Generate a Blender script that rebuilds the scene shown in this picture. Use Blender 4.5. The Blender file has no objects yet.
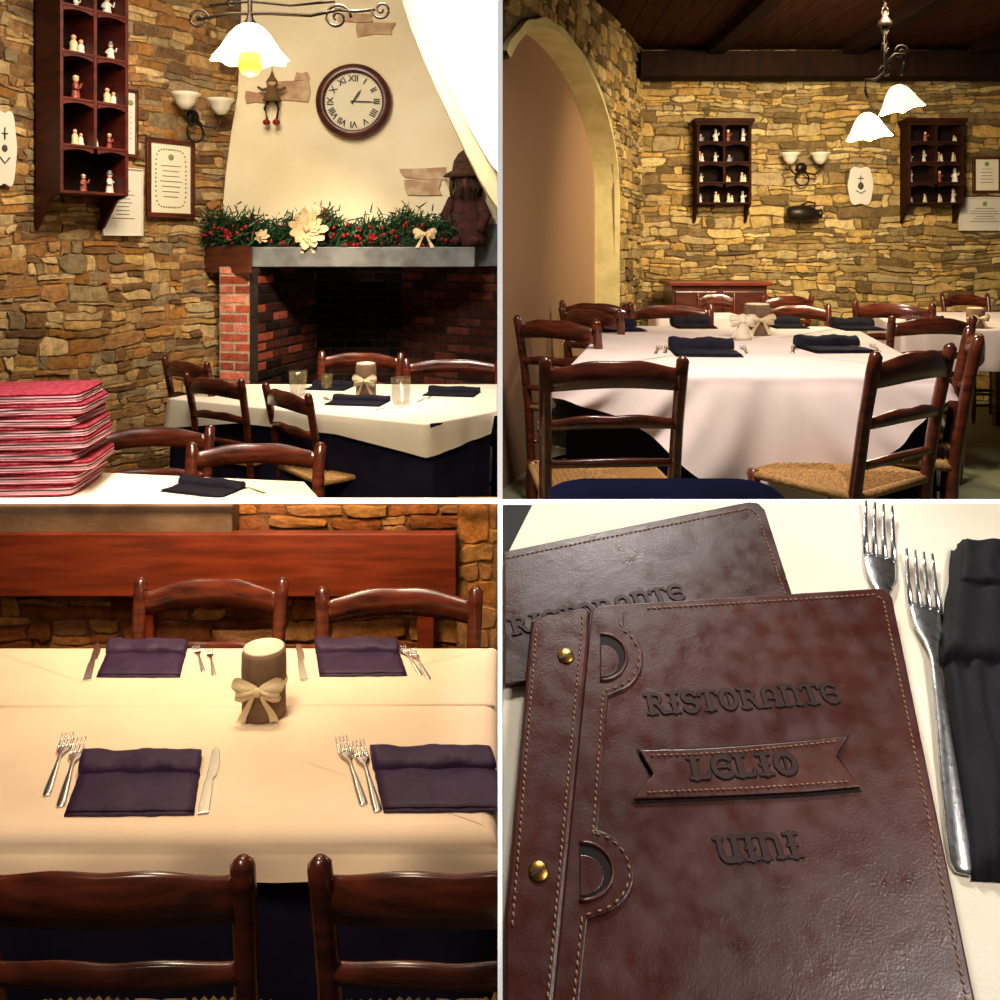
import bpy, math, random
from mathutils import Vector, Matrix, noise
random.seed(7)
R=random.Random(11)
F=900.0; ZC=1.78
def P(px,py,d): return Vector(((px-500)/F*d, d, ZC+(250-py)/F*d))
def T(px,py,h):
    d=h*F/(py-250); return Vector(((px-500)/F*d,d,ZC-h))
def c(r,g,b):
    def f(x):
        x/=255.0
        return x/12.92 if x<=0.04045 else ((x+0.055)/1.055)**2.4
    return (f(r),f(g),f(b),1.0)
scene=bpy.context.scene
COL=scene.collection
# ------------------------------------------------------------ materials
def newmat(name):
    m=bpy.data.materials.new(name); m.use_nodes=True
    nt=m.node_tree; b=nt.nodes["Principled BSDF"]
    return m,nt,b
def mat(name,col,rough=.6,metal=0.0,col2=None,nscale=8,stretch=(1,1,1),bump=0.0,bscale=60,emis=None,es=0,trans=0,coat=0,spec=.5,detail=4,lo=.35,hi=.65,bdist=.01,alpha=1,sheen=0):
    m,nt,b=newmat(name)
    b.inputs["Base Color"].default_value=col
    b.inputs["Roughness"].default_value=rough
    b.inputs["Metallic"].default_value=metal
    b.inputs["Specular IOR Level"].default_value=spec
    b.inputs["Coat Weight"].default_value=coat
    b.inputs["Coat Roughness"].default_value=.15
    b.inputs["Alpha"].default_value=alpha
    if sheen: b.inputs["Sheen Weight"].default_value=sheen
    if trans: b.inputs["Transmission Weight"].default_value=trans
    if emis:
        b.inputs["Emission Color"].default_value=emis; b.inputs["Emission Strength"].default_value=es
    tc=nt.nodes.new("ShaderNodeTexCoord")
    if col2:
        mp=nt.nodes.new("ShaderNodeMapping"); mp.inputs["Scale"].default_value=stretch
        nt.links.new(tc.outputs["Object"],mp.inputs["Vector"])
        n=nt.nodes.new("ShaderNodeTexNoise"); n.inputs["Scale"].default_value=nscale; n.inputs["Detail"].default_value=detail
        nt.links.new(mp.outputs[0],n.inputs["Vector"])
        r=nt.nodes.new("ShaderNodeValToRGB"); r.color_ramp.elements[0].position=lo; r.color_ramp.elements[1].position=hi
        r.color_ramp.elements[0].color=col; r.color_ramp.elements[1].color=col2
        nt.links.new(n.outputs["Fac"],r.inputs[0]); nt.links.new(r.outputs[0],b.inputs["Base Color"])
    if bump:
        n2=nt.nodes.new("ShaderNodeTexNoise"); n2.inputs["Scale"].default_value=bscale; n2.inputs["Detail"].default_value=5
        nt.links.new(tc.outputs["Object"],n2.inputs["Vector"])
        bm=nt.nodes.new("ShaderNodeBump"); bm.inputs["Strength"].default_value=bump; bm.inputs["Distance"].default_value=bdist
        nt.links.new(n2.outputs["Fac"],bm.inputs["Height"]); nt.links.new(bm.outputs[0],b.inputs["Normal"])
    return m
def stonemat(name,gain=1.0,rough=.97):
    m,nt,b=newmat(name); b.inputs["Roughness"].default_value=rough
    b.inputs["Specular IOR Level"].default_value=.08
    a=nt.nodes.new("ShaderNodeAttribute"); a.attribute_name="col"
    tc=nt.nodes.new("ShaderNodeTexCoord")
    n=nt.nodes.new("ShaderNodeTexNoise"); n.inputs["Scale"].default_value=20; n.inputs["Detail"].default_value=12; n.inputs["Roughness"].default_value=.85
    nt.links.new(tc.outputs["Object"],n.inputs["Vector"])
    r=nt.nodes.new("ShaderNodeMapRange"); r.inputs[1].default_value=.36; r.inputs[2].default_value=.64; r.inputs[3].default_value=.5*gain; r.inputs[4].default_value=1.5*gain
    nt.links.new(n.outputs["Fac"],r.inputs[0])
    mx=nt.nodes.new("ShaderNodeVectorMath"); mx.operation='SCALE'
    nt.links.new(a.outputs["Color"],mx.inputs[0]); nt.links.new(r.outputs[0],mx.inputs["Scale"])
    n3=nt.nodes.new("ShaderNodeTexNoise"); n3.inputs["Scale"].default_value=5; n3.inputs["Detail"].default_value=6
    nt.links.new(tc.outputs["Object"],n3.inputs["Vector"])
    r3=nt.nodes.new("ShaderNodeMapRange"); r3.inputs[1].default_value=.45; r3.inputs[2].default_value=.7; r3.inputs[3].default_value=0; r3.inputs[4].default_value=.35
    nt.links.new(n3.outputs["Fac"],r3.inputs[0])
    hs=nt.nodes.new("ShaderNodeHueSaturation"); hs.inputs["Saturation"].default_value=.65; hs.inputs["Value"].default_value=.75
    nt.links.new(mx.outputs[0],hs.inputs["Color"]); nt.links.new(r3.outputs[0],hs.inputs["Fac"])
    nt.links.new(hs.outputs[0],b.inputs["Base Color"])
    n2=nt.nodes.new("ShaderNodeTexNoise"); n2.inputs["Scale"].default_value=34; n2.inputs["Detail"].default_value=12; n2.inputs["Roughness"].default_value=.8
    nt.links.new(tc.outputs["Object"],n2.inputs["Vector"])
    bm=nt.nodes.new("ShaderNodeBump"); bm.inputs["Strength"].default_value=.9; bm.inputs["Distance"].default_value=.022
    nt.links.new(n2.outputs["Fac"],bm.inputs["Height"]); nt.links.new(bm.outputs[0],b.inputs["Normal"])
    return m
def leathermat(name,ca,cb,rough=.3,spec=.5):
    m,nt,b=newmat(name); b.inputs["Specular IOR Level"].default_value=spec
    tc=nt.nodes.new("ShaderNodeTexCoord")
    n=nt.nodes.new("ShaderNodeTexNoise"); n.inputs["Scale"].default_value=14; n.inputs["Detail"].default_value=10; n.inputs["Roughness"].default_value=.55
    nt.links.new(tc.outputs["Object"],n.inputs["Vector"])
    r=nt.nodes.new("ShaderNodeValToRGB"); r.color_ramp.elements[0].position=.3; r.color_ramp.elements[1].position=.75
    r.color_ramp.elements[0].color=ca; r.color_ramp.elements[1].color=cb
    nt.links.new(n.outputs["Fac"],r.inputs[0]); nt.links.new(r.outputs[0],b.inputs["Base Color"])
    rr=nt.nodes.new("ShaderNodeMapRange"); rr.inputs[1].default_value=.3; rr.inputs[2].default_value=.7; rr.inputs[3].default_value=rough-.07; rr.inputs[4].default_value=rough+.12
    n3=nt.nodes.new("ShaderNodeTexNoise"); n3.inputs["Scale"].default_value=70; n3.inputs["Detail"].default_value=6
    nt.links.new(tc.outputs["Object"],n3.inputs["Vector"]); nt.links.new(n3.outputs["Fac"],rr.inputs[0]); nt.links.new(rr.outputs[0],b.inputs["Roughness"])
    g=nt.nodes.new("ShaderNodeTexNoise"); g.inputs["Scale"].default_value=750; g.inputs["Detail"].default_value=3
    nt.links.new(tc.outputs["Object"],g.inputs["Vector"])
    k=nt.nodes.new("ShaderNodeTexNoise"); k.inputs["Scale"].default_value=32; k.inputs["Detail"].default_value=3; k.inputs["Distortion"].default_value=.6
    nt.links.new(tc.outputs["Object"],k.inputs["Vector"])
    b1=nt.nodes.new("ShaderNodeBump"); b1.inputs["Strength"].default_value=.5; b1.inputs["Distance"].default_value=.0003
    b2=nt.nodes.new("ShaderNodeBump"); b2.inputs["Strength"].default_value=.28; b2.inputs["Distance"].default_value=.002
    nt.links.new(g.outputs["Fac"],b1.inputs["Height"]); nt.links.new(k.outputs["Fac"],b2.inputs["Height"])
    nt.links.new(b2.outputs[0],b1.inputs["Normal"]); nt.links.new(b1.outputs[0],b.inputs["Normal"])
    return m
M_stone=stonemat("stone_masonry")
M_soot=stonemat("sooty_brick",.85)
M_wood=mat("dark_varnished_wood",c(54,22,15),.32,col2=c(90,39,23),nscale=6,stretch=(1,1,6),bump=.05,coat=.25)
M_wood2=mat("chair_wood",c(56,21,12),.26,col2=c(102,42,21),nscale=5,stretch=(2,2,8),coat=.4)
M_cab=mat("mahogany_cabinet",c(62,18,12),.55,col2=c(92,30,19),nscale=5,stretch=(1,1,4),spec=.3)
M_cabk=mat("dark_brown_cabinet",c(36,16,10),.75,col2=c(54,25,14),nscale=5,stretch=(1,1,4),spec=.1)
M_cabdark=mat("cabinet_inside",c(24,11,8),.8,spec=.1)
M_plank=mat("bench_plank",c(92,34,15),.4,col2=c(126,50,24),nscale=5,stretch=(1,3,9),spec=.3,detail=6)
M_rush=mat("woven_rush",c(140,98,52),.8,col2=c(192,148,88),nscale=60,stretch=(1,6,1),bump=.5,bscale=150)
M_white=mat("white_linen",c(236,226,208),.85,col2=c(228,216,198),nscale=3,bump=.08,bscale=300)
M_cream=mat("cream_linen",c(240,214,186),.85,col2=c(230,202,174),nscale=4,bump=.2,bscale=9)
M_pink=mat("pale_linen",c(228,212,208),.85,col2=c(216,198,196),nscale=4,bump=.1,bscale=200)
M_navy=mat("navy_cloth",c(24,21,40),.9,col2=c(33,30,54),nscale=6,bump=.1,bscale=300,spec=.1)
M_navyb=mat("blue_cloth",c(14,18,52),1.0,col2=c(22,27,70),nscale=6,spec=.05)
M_nap=mat("aubergine_napkin",c(42,22,50),.6,col2=c(56,32,64),nscale=12,bump=.3,bscale=60,spec=.3)
M_nap3=mat("midnight_napkin",c(16,14,24),.8,col2=c(26,22,38),nscale=12,bump=.2,bscale=120,spec=.15)
M_nap2=mat("black_napkin",c(7,7,10),.8,col2=c(17,16,22),nscale=60,stretch=(5,1,1),bump=.4,bscale=260,bdist=.001,spec=.25)
M_steel=mat("polished_steel",c(238,238,240),.2,metal=1.0)
M_steel2=mat("worn_steel",c(238,238,240),.22,metal=1.0,col2=c(175,175,180),nscale=260,bump=.25,bscale=420,bdist=.0005,lo=.5,hi=.7)
M_iron=mat("wrought_iron",c(48,38,30),.4,metal=.7)
M_glassw=mat("lit_opal_glass",c(255,244,215),.35,emis=c(255,232,175),es=1.6)
M_glassu=mat("opal_glass",c(226,216,195),.3)
M_bulb=mat("lit_bulb",c(255,215,90),.3,emis=c(255,200,60),es=1.3)
M_plaster=mat("cream_plaster",c(238,224,192),.9,col2=c(230,212,174),nscale=3,bump=.15,bscale=25)
M_archw=mat("white_plaster",c(250,248,242),.9,bump=.1,bscale=25)
M_archshade=mat("shaded_buff_plaster",c(208,186,142),.9,bump=.1,bscale=25)  # darker buff carries the shade of the arch underside
M_yel=mat("yellow_plaster",c(224,208,148),.9,col2=c(206,190,128),nscale=8,bump=.3,bscale=14,bdist=.02)
M_peach=mat("peach_plaster",c(156,120,88),.9,bump=.08,bscale=20)
M_slate=mat("mantel_slate",c(78,78,78),.5,col2=c(108,108,106),nscale=9)
M_slab=mat("sill_stone",c(92,66,44),.6,col2=c(128,100,74),nscale=6,bump=.3)
M_paper=mat("cream_paper",c(226,216,190),.7)
M_paperw=mat("white_paper",c(214,206,192),.5)
M_ink=mat("dark_ink",c(60,52,40),.7)
M_inkg=mat("green_ink",c(120,136,80),.7)
M_black=mat("black_paint",c(10,10,10),.5)
M_pine=mat("pine_needles",c(14,42,22),.6,col2=c(44,84,40),nscale=40)
M_red=mat("red_berries",c(130,12,14),.3)
M_burlap=mat("burlap",c(108,82,60),.95,col2=c(128,100,74),nscale=30,bump=.5,bscale=400,bdist=.003)
M_raff=mat("raffia_ribbon",c(212,190,152),.85,bump=.4,bscale=200,bdist=.002)
M_lace=mat("lace_cream",c(226,210,184),.85)
M_gold=mat("gold_beige_fabric",c(186,158,114),.8,col2=c(212,188,146),nscale=30)
M_candle=mat("candle_wax",c(236,220,190),.5)
M_clear=mat("clear_glass",c(120,104,66),.03,alpha=.20,spec=1.0,coat=1.0)
M_floor=mat("tile_floor",c(120,124,96),.5,col2=c(142,144,116),nscale=2)
M_floord=mat("brown_floor",c(46,28,20),.6,col2=c(64,40,28),nscale=3)
M_ceil=mat("timber_ceiling",c(46,23,12),.85,col2=c(68,35,18),nscale=5,stretch=(8,1,1),spec=.1)
M_beam=mat("dark_timber_beam",c(25,14,9),.85,col2=c(38,21,12),nscale=5,stretch=(6,1,1),spec=.1)
M_trimglow=mat("glowing_white_trim",c(252,252,250),.6,emis=c(255,255,255),es=.55)  # glows by itself so the added divider strips read bright white
M_cush=mat("red_cushion_cloth",c(128,38,50),1.0,col2=c(158,66,76),nscale=70,spec=.03,bump=.3,bscale=150)
M_cushp=mat("pink_piping",c(206,156,162),1.0,spec=.03)
M_cushg=mat("grey_piping",c(104,96,102),1.0,spec=.03)
M_leather=leathermat("brown_leather",c(50,17,11),c(68,25,16),.33,.42)
M_leather2=leathermat("dark_leather",c(44,18,13),c(58,27,20),.34,.45)
M_leatherr=leathermat("raised_leather",c(56,21,14),c(74,30,20),.32,.45)
M_leathershade=mat("leather_shade",c(16,6,4),.6,bump=.2,bscale=500,bdist=.0003,spec=.15)  # near-black put where lettering, banner and cutouts would be in shade
M_letter=mat("stamped_lettering",c(34,11,7),.5,col2=c(46,16,10),nscale=60,spec=.25)
M_thread=mat("tan_thread",c(138,98,72),.8)
M_brass=mat("brass_stud",c(150,112,50),.3,metal=1)
M_desk=mat("black_board",c(12,11,10),.8)
M_skin=mat("painted_face",c(204,160,126),.6)
M_skind=mat("dark_cloth_face",c(96,60,40),.8)  # one even dark brown for the cloth doll's face
M_figs=[mat("figurine_white",c(216,208,194),.4),mat("figurine_greyblue",c(128,134,142),.4),mat("figurine_red",c(140,66,54),.4),mat("figurine_cream",c(206,184,142),.4)]
# ------------------------------------------------------------ mesh builder
class MB:
    def __init__(s): s.v=[];s.f=[];s.m=[];s.s=[];s.c=[];s.cc=(1,1,1,1)
    def add(s,vs,fs,mi=0,sm=False,M=None):
        o=len(s.v)
        for v in vs:
            v=Vector(v)
            if M is not None: v=M@v
            s.v.append(v); s.c.append(s.cc)
        for f in fs:
            s.f.append([i+o for i in f]); s.m.append(mi); s.s.append(sm)
        return s
    def box(s,x0,x1,y0,y1,z0,z1,mi=0,M=None):
        return s.add([(x0,y0,z0),(x1,y0,z0),(x1,y1,z0),(x0,y1,z0),(x0,y0,z1),(x1,y0,z1),(x1,y1,z1),(x0,y1,z1)],
          [(0,3,2,1),(4,5,6,7),(0,1,5,4),(1,2,6,5),(2,3,7,6),(3,0,4,7)],mi,False,M)
    def prism(s,pts,z0,z1,mi=0,M=None):
        n=len(pts)
        a=sum(pts[i][0]*pts[(i+1)%n][1]-pts[(i+1)%n][0]*pts[i][1] for i in range(n))
        if a<0: pts=list(pts)[::-1]
        vs=[(p[0],p[1],z0) for p in pts]+[(p[0],p[1],z1) for p in pts]
        fs=[tuple(range(n))[::-1],tuple(range(n,2*n))]+[(i,(i+1)%n,n+(i+1)%n,n+i) for i in range(n)]
        return s.add(vs,fs,mi,False,M)
    def lathe(s,prof,n=20,mi=0,M=None,sm=True,sx=1,sy=1):
        vs=[];fs=[]
        for r,z in prof:
            for i in range(n):
                a=2*math.pi*i/n; vs.append((r*math.cos(a)*sx,r*math.sin(a)*sy,z))
        for j in range(len(prof)-1):
            for i in range(n):
                k=(i+1)%n; fs.append((j*n+i,j*n+k,(j+1)*n+k,(j+1)*n+i))
        if prof[0][0]>1e-5: fs.append(tuple(range(n))[::-1])
        if prof[-1][0]>1e-5: fs.append(tuple(range((len(prof)-1)*n,len(prof)*n)))
        return s.add(vs,fs,mi,sm,M)
    def tube(s,pts,r,n=8,mi=0,M=None,fl=1.0):
        pts=[Vector(p) for p in pts]; vs=[];fs=[]
        N=len(pts)
        up=Vector((0,0,1))
        for j,p in enumerate(pts):
            t=(pts[min(j+1,N-1)]-pts[max(j-1,0)])
            if t.length<1e-9: t=Vector((0,0,1))
            t.normalize()
            a=t.cross(up)
            if a.length<.05: a=t.cross(Vector((0,1,0)))
            a.normalize(); b=a.cross(t).normalized()
            rr=r[j] if isinstance(r,(list,tuple)) else r
            for i in range(n):
                q=2*math.pi*i/n; vs.append(p+a*math.cos(q)*rr+b*math.sin(q)*rr*fl)
        for j in range(N-1):
            for i in range(n):
                k=(i+1)%n; fs.append((j*n+i,j*n+k,(j+1)*n+k,(j+1)*n+i))
        fs.append(tuple(range(n))[::-1]); fs.append(tuple(range((N-1)*n,N*n)))
        return s.add(vs,fs,mi,True,M)
    def ball(s,p,r,n=10,mi=0,sx=1,sy=1,sz=1):
        p=Vector(p); pr=[(max(r*math.sin(math.pi*i/8),1e-6),-r*math.cos(math.pi*i/8)*sz) for i in range(9)]
        return s.lathe(pr,n,mi,Matrix.Translation(p),True,sx,sy)
def make(name,mb,mats,parent=None,bevel=0,mw=None,col=False):
    me=bpy.data.meshes.new(name); me.from_pydata([tuple(v) for v in mb.v],[],mb.f)
    if not isinstance(mats,(list,tuple)): mats=[mats]
    for m in mats: me.materials.append(m)
    me.polygons.foreach_set("material_index",mb.m); me.polygons.foreach_set("use_smooth",mb.s)
    if col:
        a=me.attributes.new("col",'FLOAT_COLOR','POINT')
        fl=[x for q in mb.c for x in q]; a.data.foreach_set("color",fl)
    me.update()
    o=bpy.data.objects.new(name,me); COL.objects.link(o)
    if mw is not None: o.matrix_world=mw
    if parent: o.parent=parent
    if bevel:
        b=o.modifiers.new("bevel",'BEVEL'); b.width=bevel; b.segments=2; b.limit_method='ANGLE'
    return o
def empty(name,mw):
    o=bpy.data.objects.new(name,None); o.empty_display_size=.05; COL.objects.link(o); o.matrix_world=mw; return o
def lab(o,label,cat,group=None):
    o["label"]=label; o["category"]=cat
    if group: o["group"]=group
    return o
def struct(o,label=None,cat=None):
    o["kind"]="structure"
    o["label"]=label or "plain painted interior wall surface of the restaurant"; o["category"]=cat or o.name.split("_")[0]
    return o
def TR(x,y,z,yaw=0,s=(1,1,1)):
    return Matrix.Translation((x,y,z))@Matrix.Rotation(yaw,4,'Z')@Matrix.Diagonal((s[0],s[1],s[2],1))
def clone(o,mw,label=None,group=None):
    n=o.copy(); COL.objects.link(n)
    n.parent=None; n.matrix_world=mw
    if label: n["label"]=label
    if group: n["group"]=group
    for ch in list(o.children):
        q=ch.copy(); COL.objects.link(q); q.parent=n; q.matrix_parent_inverse=ch.matrix_parent_inverse.copy(); q.matrix_basis=ch.matrix_basis.copy()
    return n
def pick(pal): 
    a=R.choice(pal); k=R.uniform(.74,1.2); return (a[0]*k,a[1]*k,a[2]*k,1)
def stones(mb,O,U,L,H,N,rh,rl,dp,pal,mortar,skip=None,jit=.25,gap=.001,back=.1,regular=False,warp=1.0):
    O=Vector(O);U=Vector(U).normalized();N=Vector(N).normalized();Zv=Vector((0,0,1))
    sd=R.uniform(0,50)
    def W(u,v,w):
        if not regular:
            ed=min(1,u/.05,(L-u)/.05) if L>.2 else 0
            ez=min(1,v/.05,(H-v)/.05)
            du=(noise.noise(Vector((u*2.3+sd,v*2.3,1)))*.05+noise.noise(Vector((u*13+sd,v*13,4)))*.024+noise.noise(Vector((u*34+sd,v*34,9)))*.012)*warp
            dv=(noise.noise(Vector((u*1.6+sd,v*2.9,7)))*.04+noise.noise(Vector((u*9+sd,v*13,2)))*.016+noise.noise(Vector((u*36+sd,v*36,3)))*.010)*warp
            u=u+du*max(ed,0); v=v+dv*max(ez,0)
        return O+U*u+Zv*v+N*w
    v=0;row=0
    while v<H-.005:
        h=min(R.uniform(*rh),H-v)
        if H-v-h<rh[0]*.5: h=H-v
        u=-R.uniform(0,rl[1])*.9 if not regular else (-rl[0]*.5 if row%2 else 0)
        while u<L:
            l=R.uniform(*rl)
            if not regular and R.random()<.3: l*=.45
            u0=max(u,0);u1=min(u+l,L)
            if u1-u0>.015 and not(skip and skip((u0+u1)/2,v+h/2,u1-u0,h)):
                subs=[(u0,u1,v,v+h)]
                if (not regular) and l>.08 and R.random()<.55 and h>.045:
                    k=v+h*R.uniform(.3,.7)
                    q_=R.random()
                    if q_<.4: subs=[(u0,u1,v,k),(u0,u1,k,v+h)]
                    elif q_<.75:
                        um=u0+(u1-u0)*R.uniform(.35,.65); subs=[(u0,um,v,k),(um,u1,v,k),(u0,u1,k,v+h)]
                    else:
                        um=u0+(u1-u0)*R.uniform(.35,.65); subs=[(u0,u1,v,k),(u0,um,k,v+h),(um,u1,k,v+h)]
                for (a0,a1,b0,b1) in subs:
                    w=a1-a0;hh=b1-b0
                    j=jit*min(hh,.08)*.6
                    cx=(a0+a1)/2;cy=(b0+b1)/2
                    g=gap if not regular else .006
                    base=[(a0+g,b0+g),((a0+cx)/2,b0+g),(cx,b0+g),((a1+cx)/2,b0+g),(a1-g,b0+g),(a1-g,cy),(a1-g,b1-g),((a1+cx)/2,b1-g),(cx,b1-g),((a0+cx)/2,b1-g),(a0+g,b1-g),(a0+g,cy)]
                    K=12; corner=(0,4,6,10)
                    out=[]
                    for i,(x,y) in enumerate(base):
                        if regular: out.append((x,y)); continue
                        k=1.0 if i in corner else .3
                        x+= (cx-x)*R.uniform(0,.14)*k+R.uniform(-j,j)*.5*k; y+=(cy-y)*R.uniform(0,.30)*k+R.uniform(-j,j)*.5
                        out.append((min(max(x,0),L),min(max(y,0),H)))
                    d=R.uniform(*dp)
                    mb.cc=pick(pal)
                    ins=min(.004,hh*.07)
                    def inner(f,dd,jz=0):
                        r=[]
                        for (x,y) in out:
                            dx=x-cx;dy=y-cy
                            sx=max(0,1-f*ins/max(abs(w/2),.01));sy=max(0,1-f*ins/max(hh/2,.01))
                            r.append(W(cx+dx*sx,cy+dy*sy,dd+R.uniform(-jz,jz)))
                        return r
                    jz=.0 if regular else .10
                    vs=[W(x,y,0) for x,y in out]+inner(.4,d*.85,d*jz)+inner(1.6,d,d*jz)+[W(cx+R.uniform(-.2,.2)*w,cy,d*(1.0 if regular else R.uniform(.92,1.12)))]
                    fs=[]
                    for rr in range(2):
                        for i in range(K):
                            k=(i+1)%K; fs.append((rr*K+i,rr*K+k,(rr+1)*K+k,(rr+1)*K+i))
                    for i in range(K): fs.append((2*K+i,2*K+(i+1)%K,3*K))
                    mb.add(vs,fs,0,False)
            u+=l
        v+=h;row+=1
    mb.cc=mortar
    if back is not None and skip is None:
        mw_=.004 if regular else .013
        def W0(u,v,w): return O+U*u+Zv*v+N*w
        b=[W0(0,0,mw_),W0(L,0,mw_),W0(L,H,mw_),W0(0,H,mw_),W0(0,0,-back),W0(L,0,-back),W0(L,H,-back),W0(0,H,-back)]
        mb.add(b,[(0,1,2,3),(7,6,5,4),(4,5,1,0),(5,6,2,1),(6,7,3,2),(7,4,0,3)])
PAL_TL=[c(204,164,104),c(190,144,86),c(168,124,76),c(198,168,120),c(144,106,68),c(212,178,124),c(176,122,64),c(156,134,100),c(126,94,64)]
PAL_TR=[c(208,174,106),c(192,158,94),c(166,136,82),c(214,186,126),c(136,110,70),c(202,160,90),c(172,148,102),c(120,98,62)]
PAL_BL=[c(188,120,56),c(166,98,44),c(202,142,74),c(142,80,38),c(178,122,70)]
PAL_BR=[c(190,98,72),c(174,84,60),c(200,116,90),c(154,74,52),c(206,130,104)]
PAL_SO=[c(44,25,19),c(60,31,22),c(32,20,16),c(84,40,28),c(24,16,13)]
ZTL=ZC-1.55; ZTR=ZC-1.17; ZBL=0.0
# ------------------------------------------------------------ generic: cloth
def cloth(name,corners,z,dropf,mat_,label,flare=.03,ripple=.012,per=.03,rows=8,seed=1,crease=None,cat="tablecloth",folds=42,rad=.010,diag=0):
    cs=[Vector((p[0],p[1],0)) for p in corners]
    a=sum(cs[i].x*cs[(i+1)%len(cs)].y-cs[(i+1)%len(cs)].x*cs[i].y for i in range(len(cs)))
    if a<0: cs=cs[::-1]
    n=len(cs); cen=sum(cs,Vector())/n
    per_pts=[]
    for e in range(n):
        p,q=cs[e],cs[(e+1)%n]; L=(q-p).length; k=max(2,int(L/per))
        dirn=(q-p).normalized(); out=Vector((dirn.y,-dirn.x,0))
        for i in range(k):
            t=i/k
            o=out.copy()
            if i==0:
                pd=(p-cs[e-1]).normalized(); o=(out+Vector((pd.y,-pd.x,0))).normalized()*1.2
            per_pts.append((p.lerp(q,t),o,e,t,L))
    mb=MB()
    m=len(per_pts)
    mb.add([(p.x-o.x*rad,p.y-o.y*rad,z) for p,o,*_ in per_pts]+[(cen.x,cen.y,z)],[(i,(i+1)%m,m) for i in range(m)])
    vs=[];fs=[]; A_=4
    for j in range(A_):
        an=j/A_*math.pi/2
        for (p,o,e,t,L) in per_pts:
            d=dropf(e,t,p); rz=min(rad,d*.6)
            q=p-o*rad+o*rad*math.sin(an); vs.append((q.x,q.y,z-rz*(1-math.cos(an))))
    for j in range(rows+1):
        v=j/rows
        for (p,o,e,t,L) in per_pts:
            d=dropf(e,t,p); rz=min(rad,d*.6)
            ds=min(1,d/.3)
            s=p.x+p.y*1.3 + diag*v*d*(t-.55)
            w=noise.noise(Vector((s*5+seed,p.y*5,v*.4)))*ripple*1.6+(math.sin(s*folds+seed+2.2*math.sin(s*5+seed))+.35*math.sin(s*folds*2.3+seed*2))*ripple*.8
            off=flare*(v**.8)*ds+ w*(v**.6)*ds
            off=max(off,.001*j)
            q=p+o*off
            vs.append((q.x,q.y,z-rz-(d-rz)*v))
    for j in range(rows+A_):
        for i in range(m):
            k=(i+1)%m; fs.append((j*m+i,(j+1)*m+i,(j+1)*m+k,j*m+k))
    mb.add(vs,fs,0,True)
    if crease:
        for (p,q) in crease:
            mb.tube([(p[0],p[1],z-.001),(q[0],q[1],z-.001)],[.006,.006],6,0,None,.45)
    o=make(name,mb,mat_)
    return lab(o,label,cat)
def table(corners,ztop,zfloor,label,mat_=None,inset=.08):
    cs=[Vector((p[0],p[1],0)) for p in corners]; cen=sum(cs,Vector())/len(cs)
    e=empty("dining_table",TR(cen.x,cen.y,zfloor)); lab(e,label,"table")
    mb=MB(); mb.prism([(p.x-cen.x,p.y-cen.y) for p in cs],ztop-.045-zfloor,ztop-zfloor-.018)
    make("table_top",mb,mat_ or M_wood,e,.003)
    for p in cs:
        q=(p-cen); q=q*(1-inset*1.6/max(q.length,.2))
        mb=MB(); mb.box(q.x-.025,q.x+.025,q.y-.025,q.y+.025,0,ztop-zfloor-.045); make("leg",mb,mat_ or M_wood,e,.003)
    return e
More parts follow.
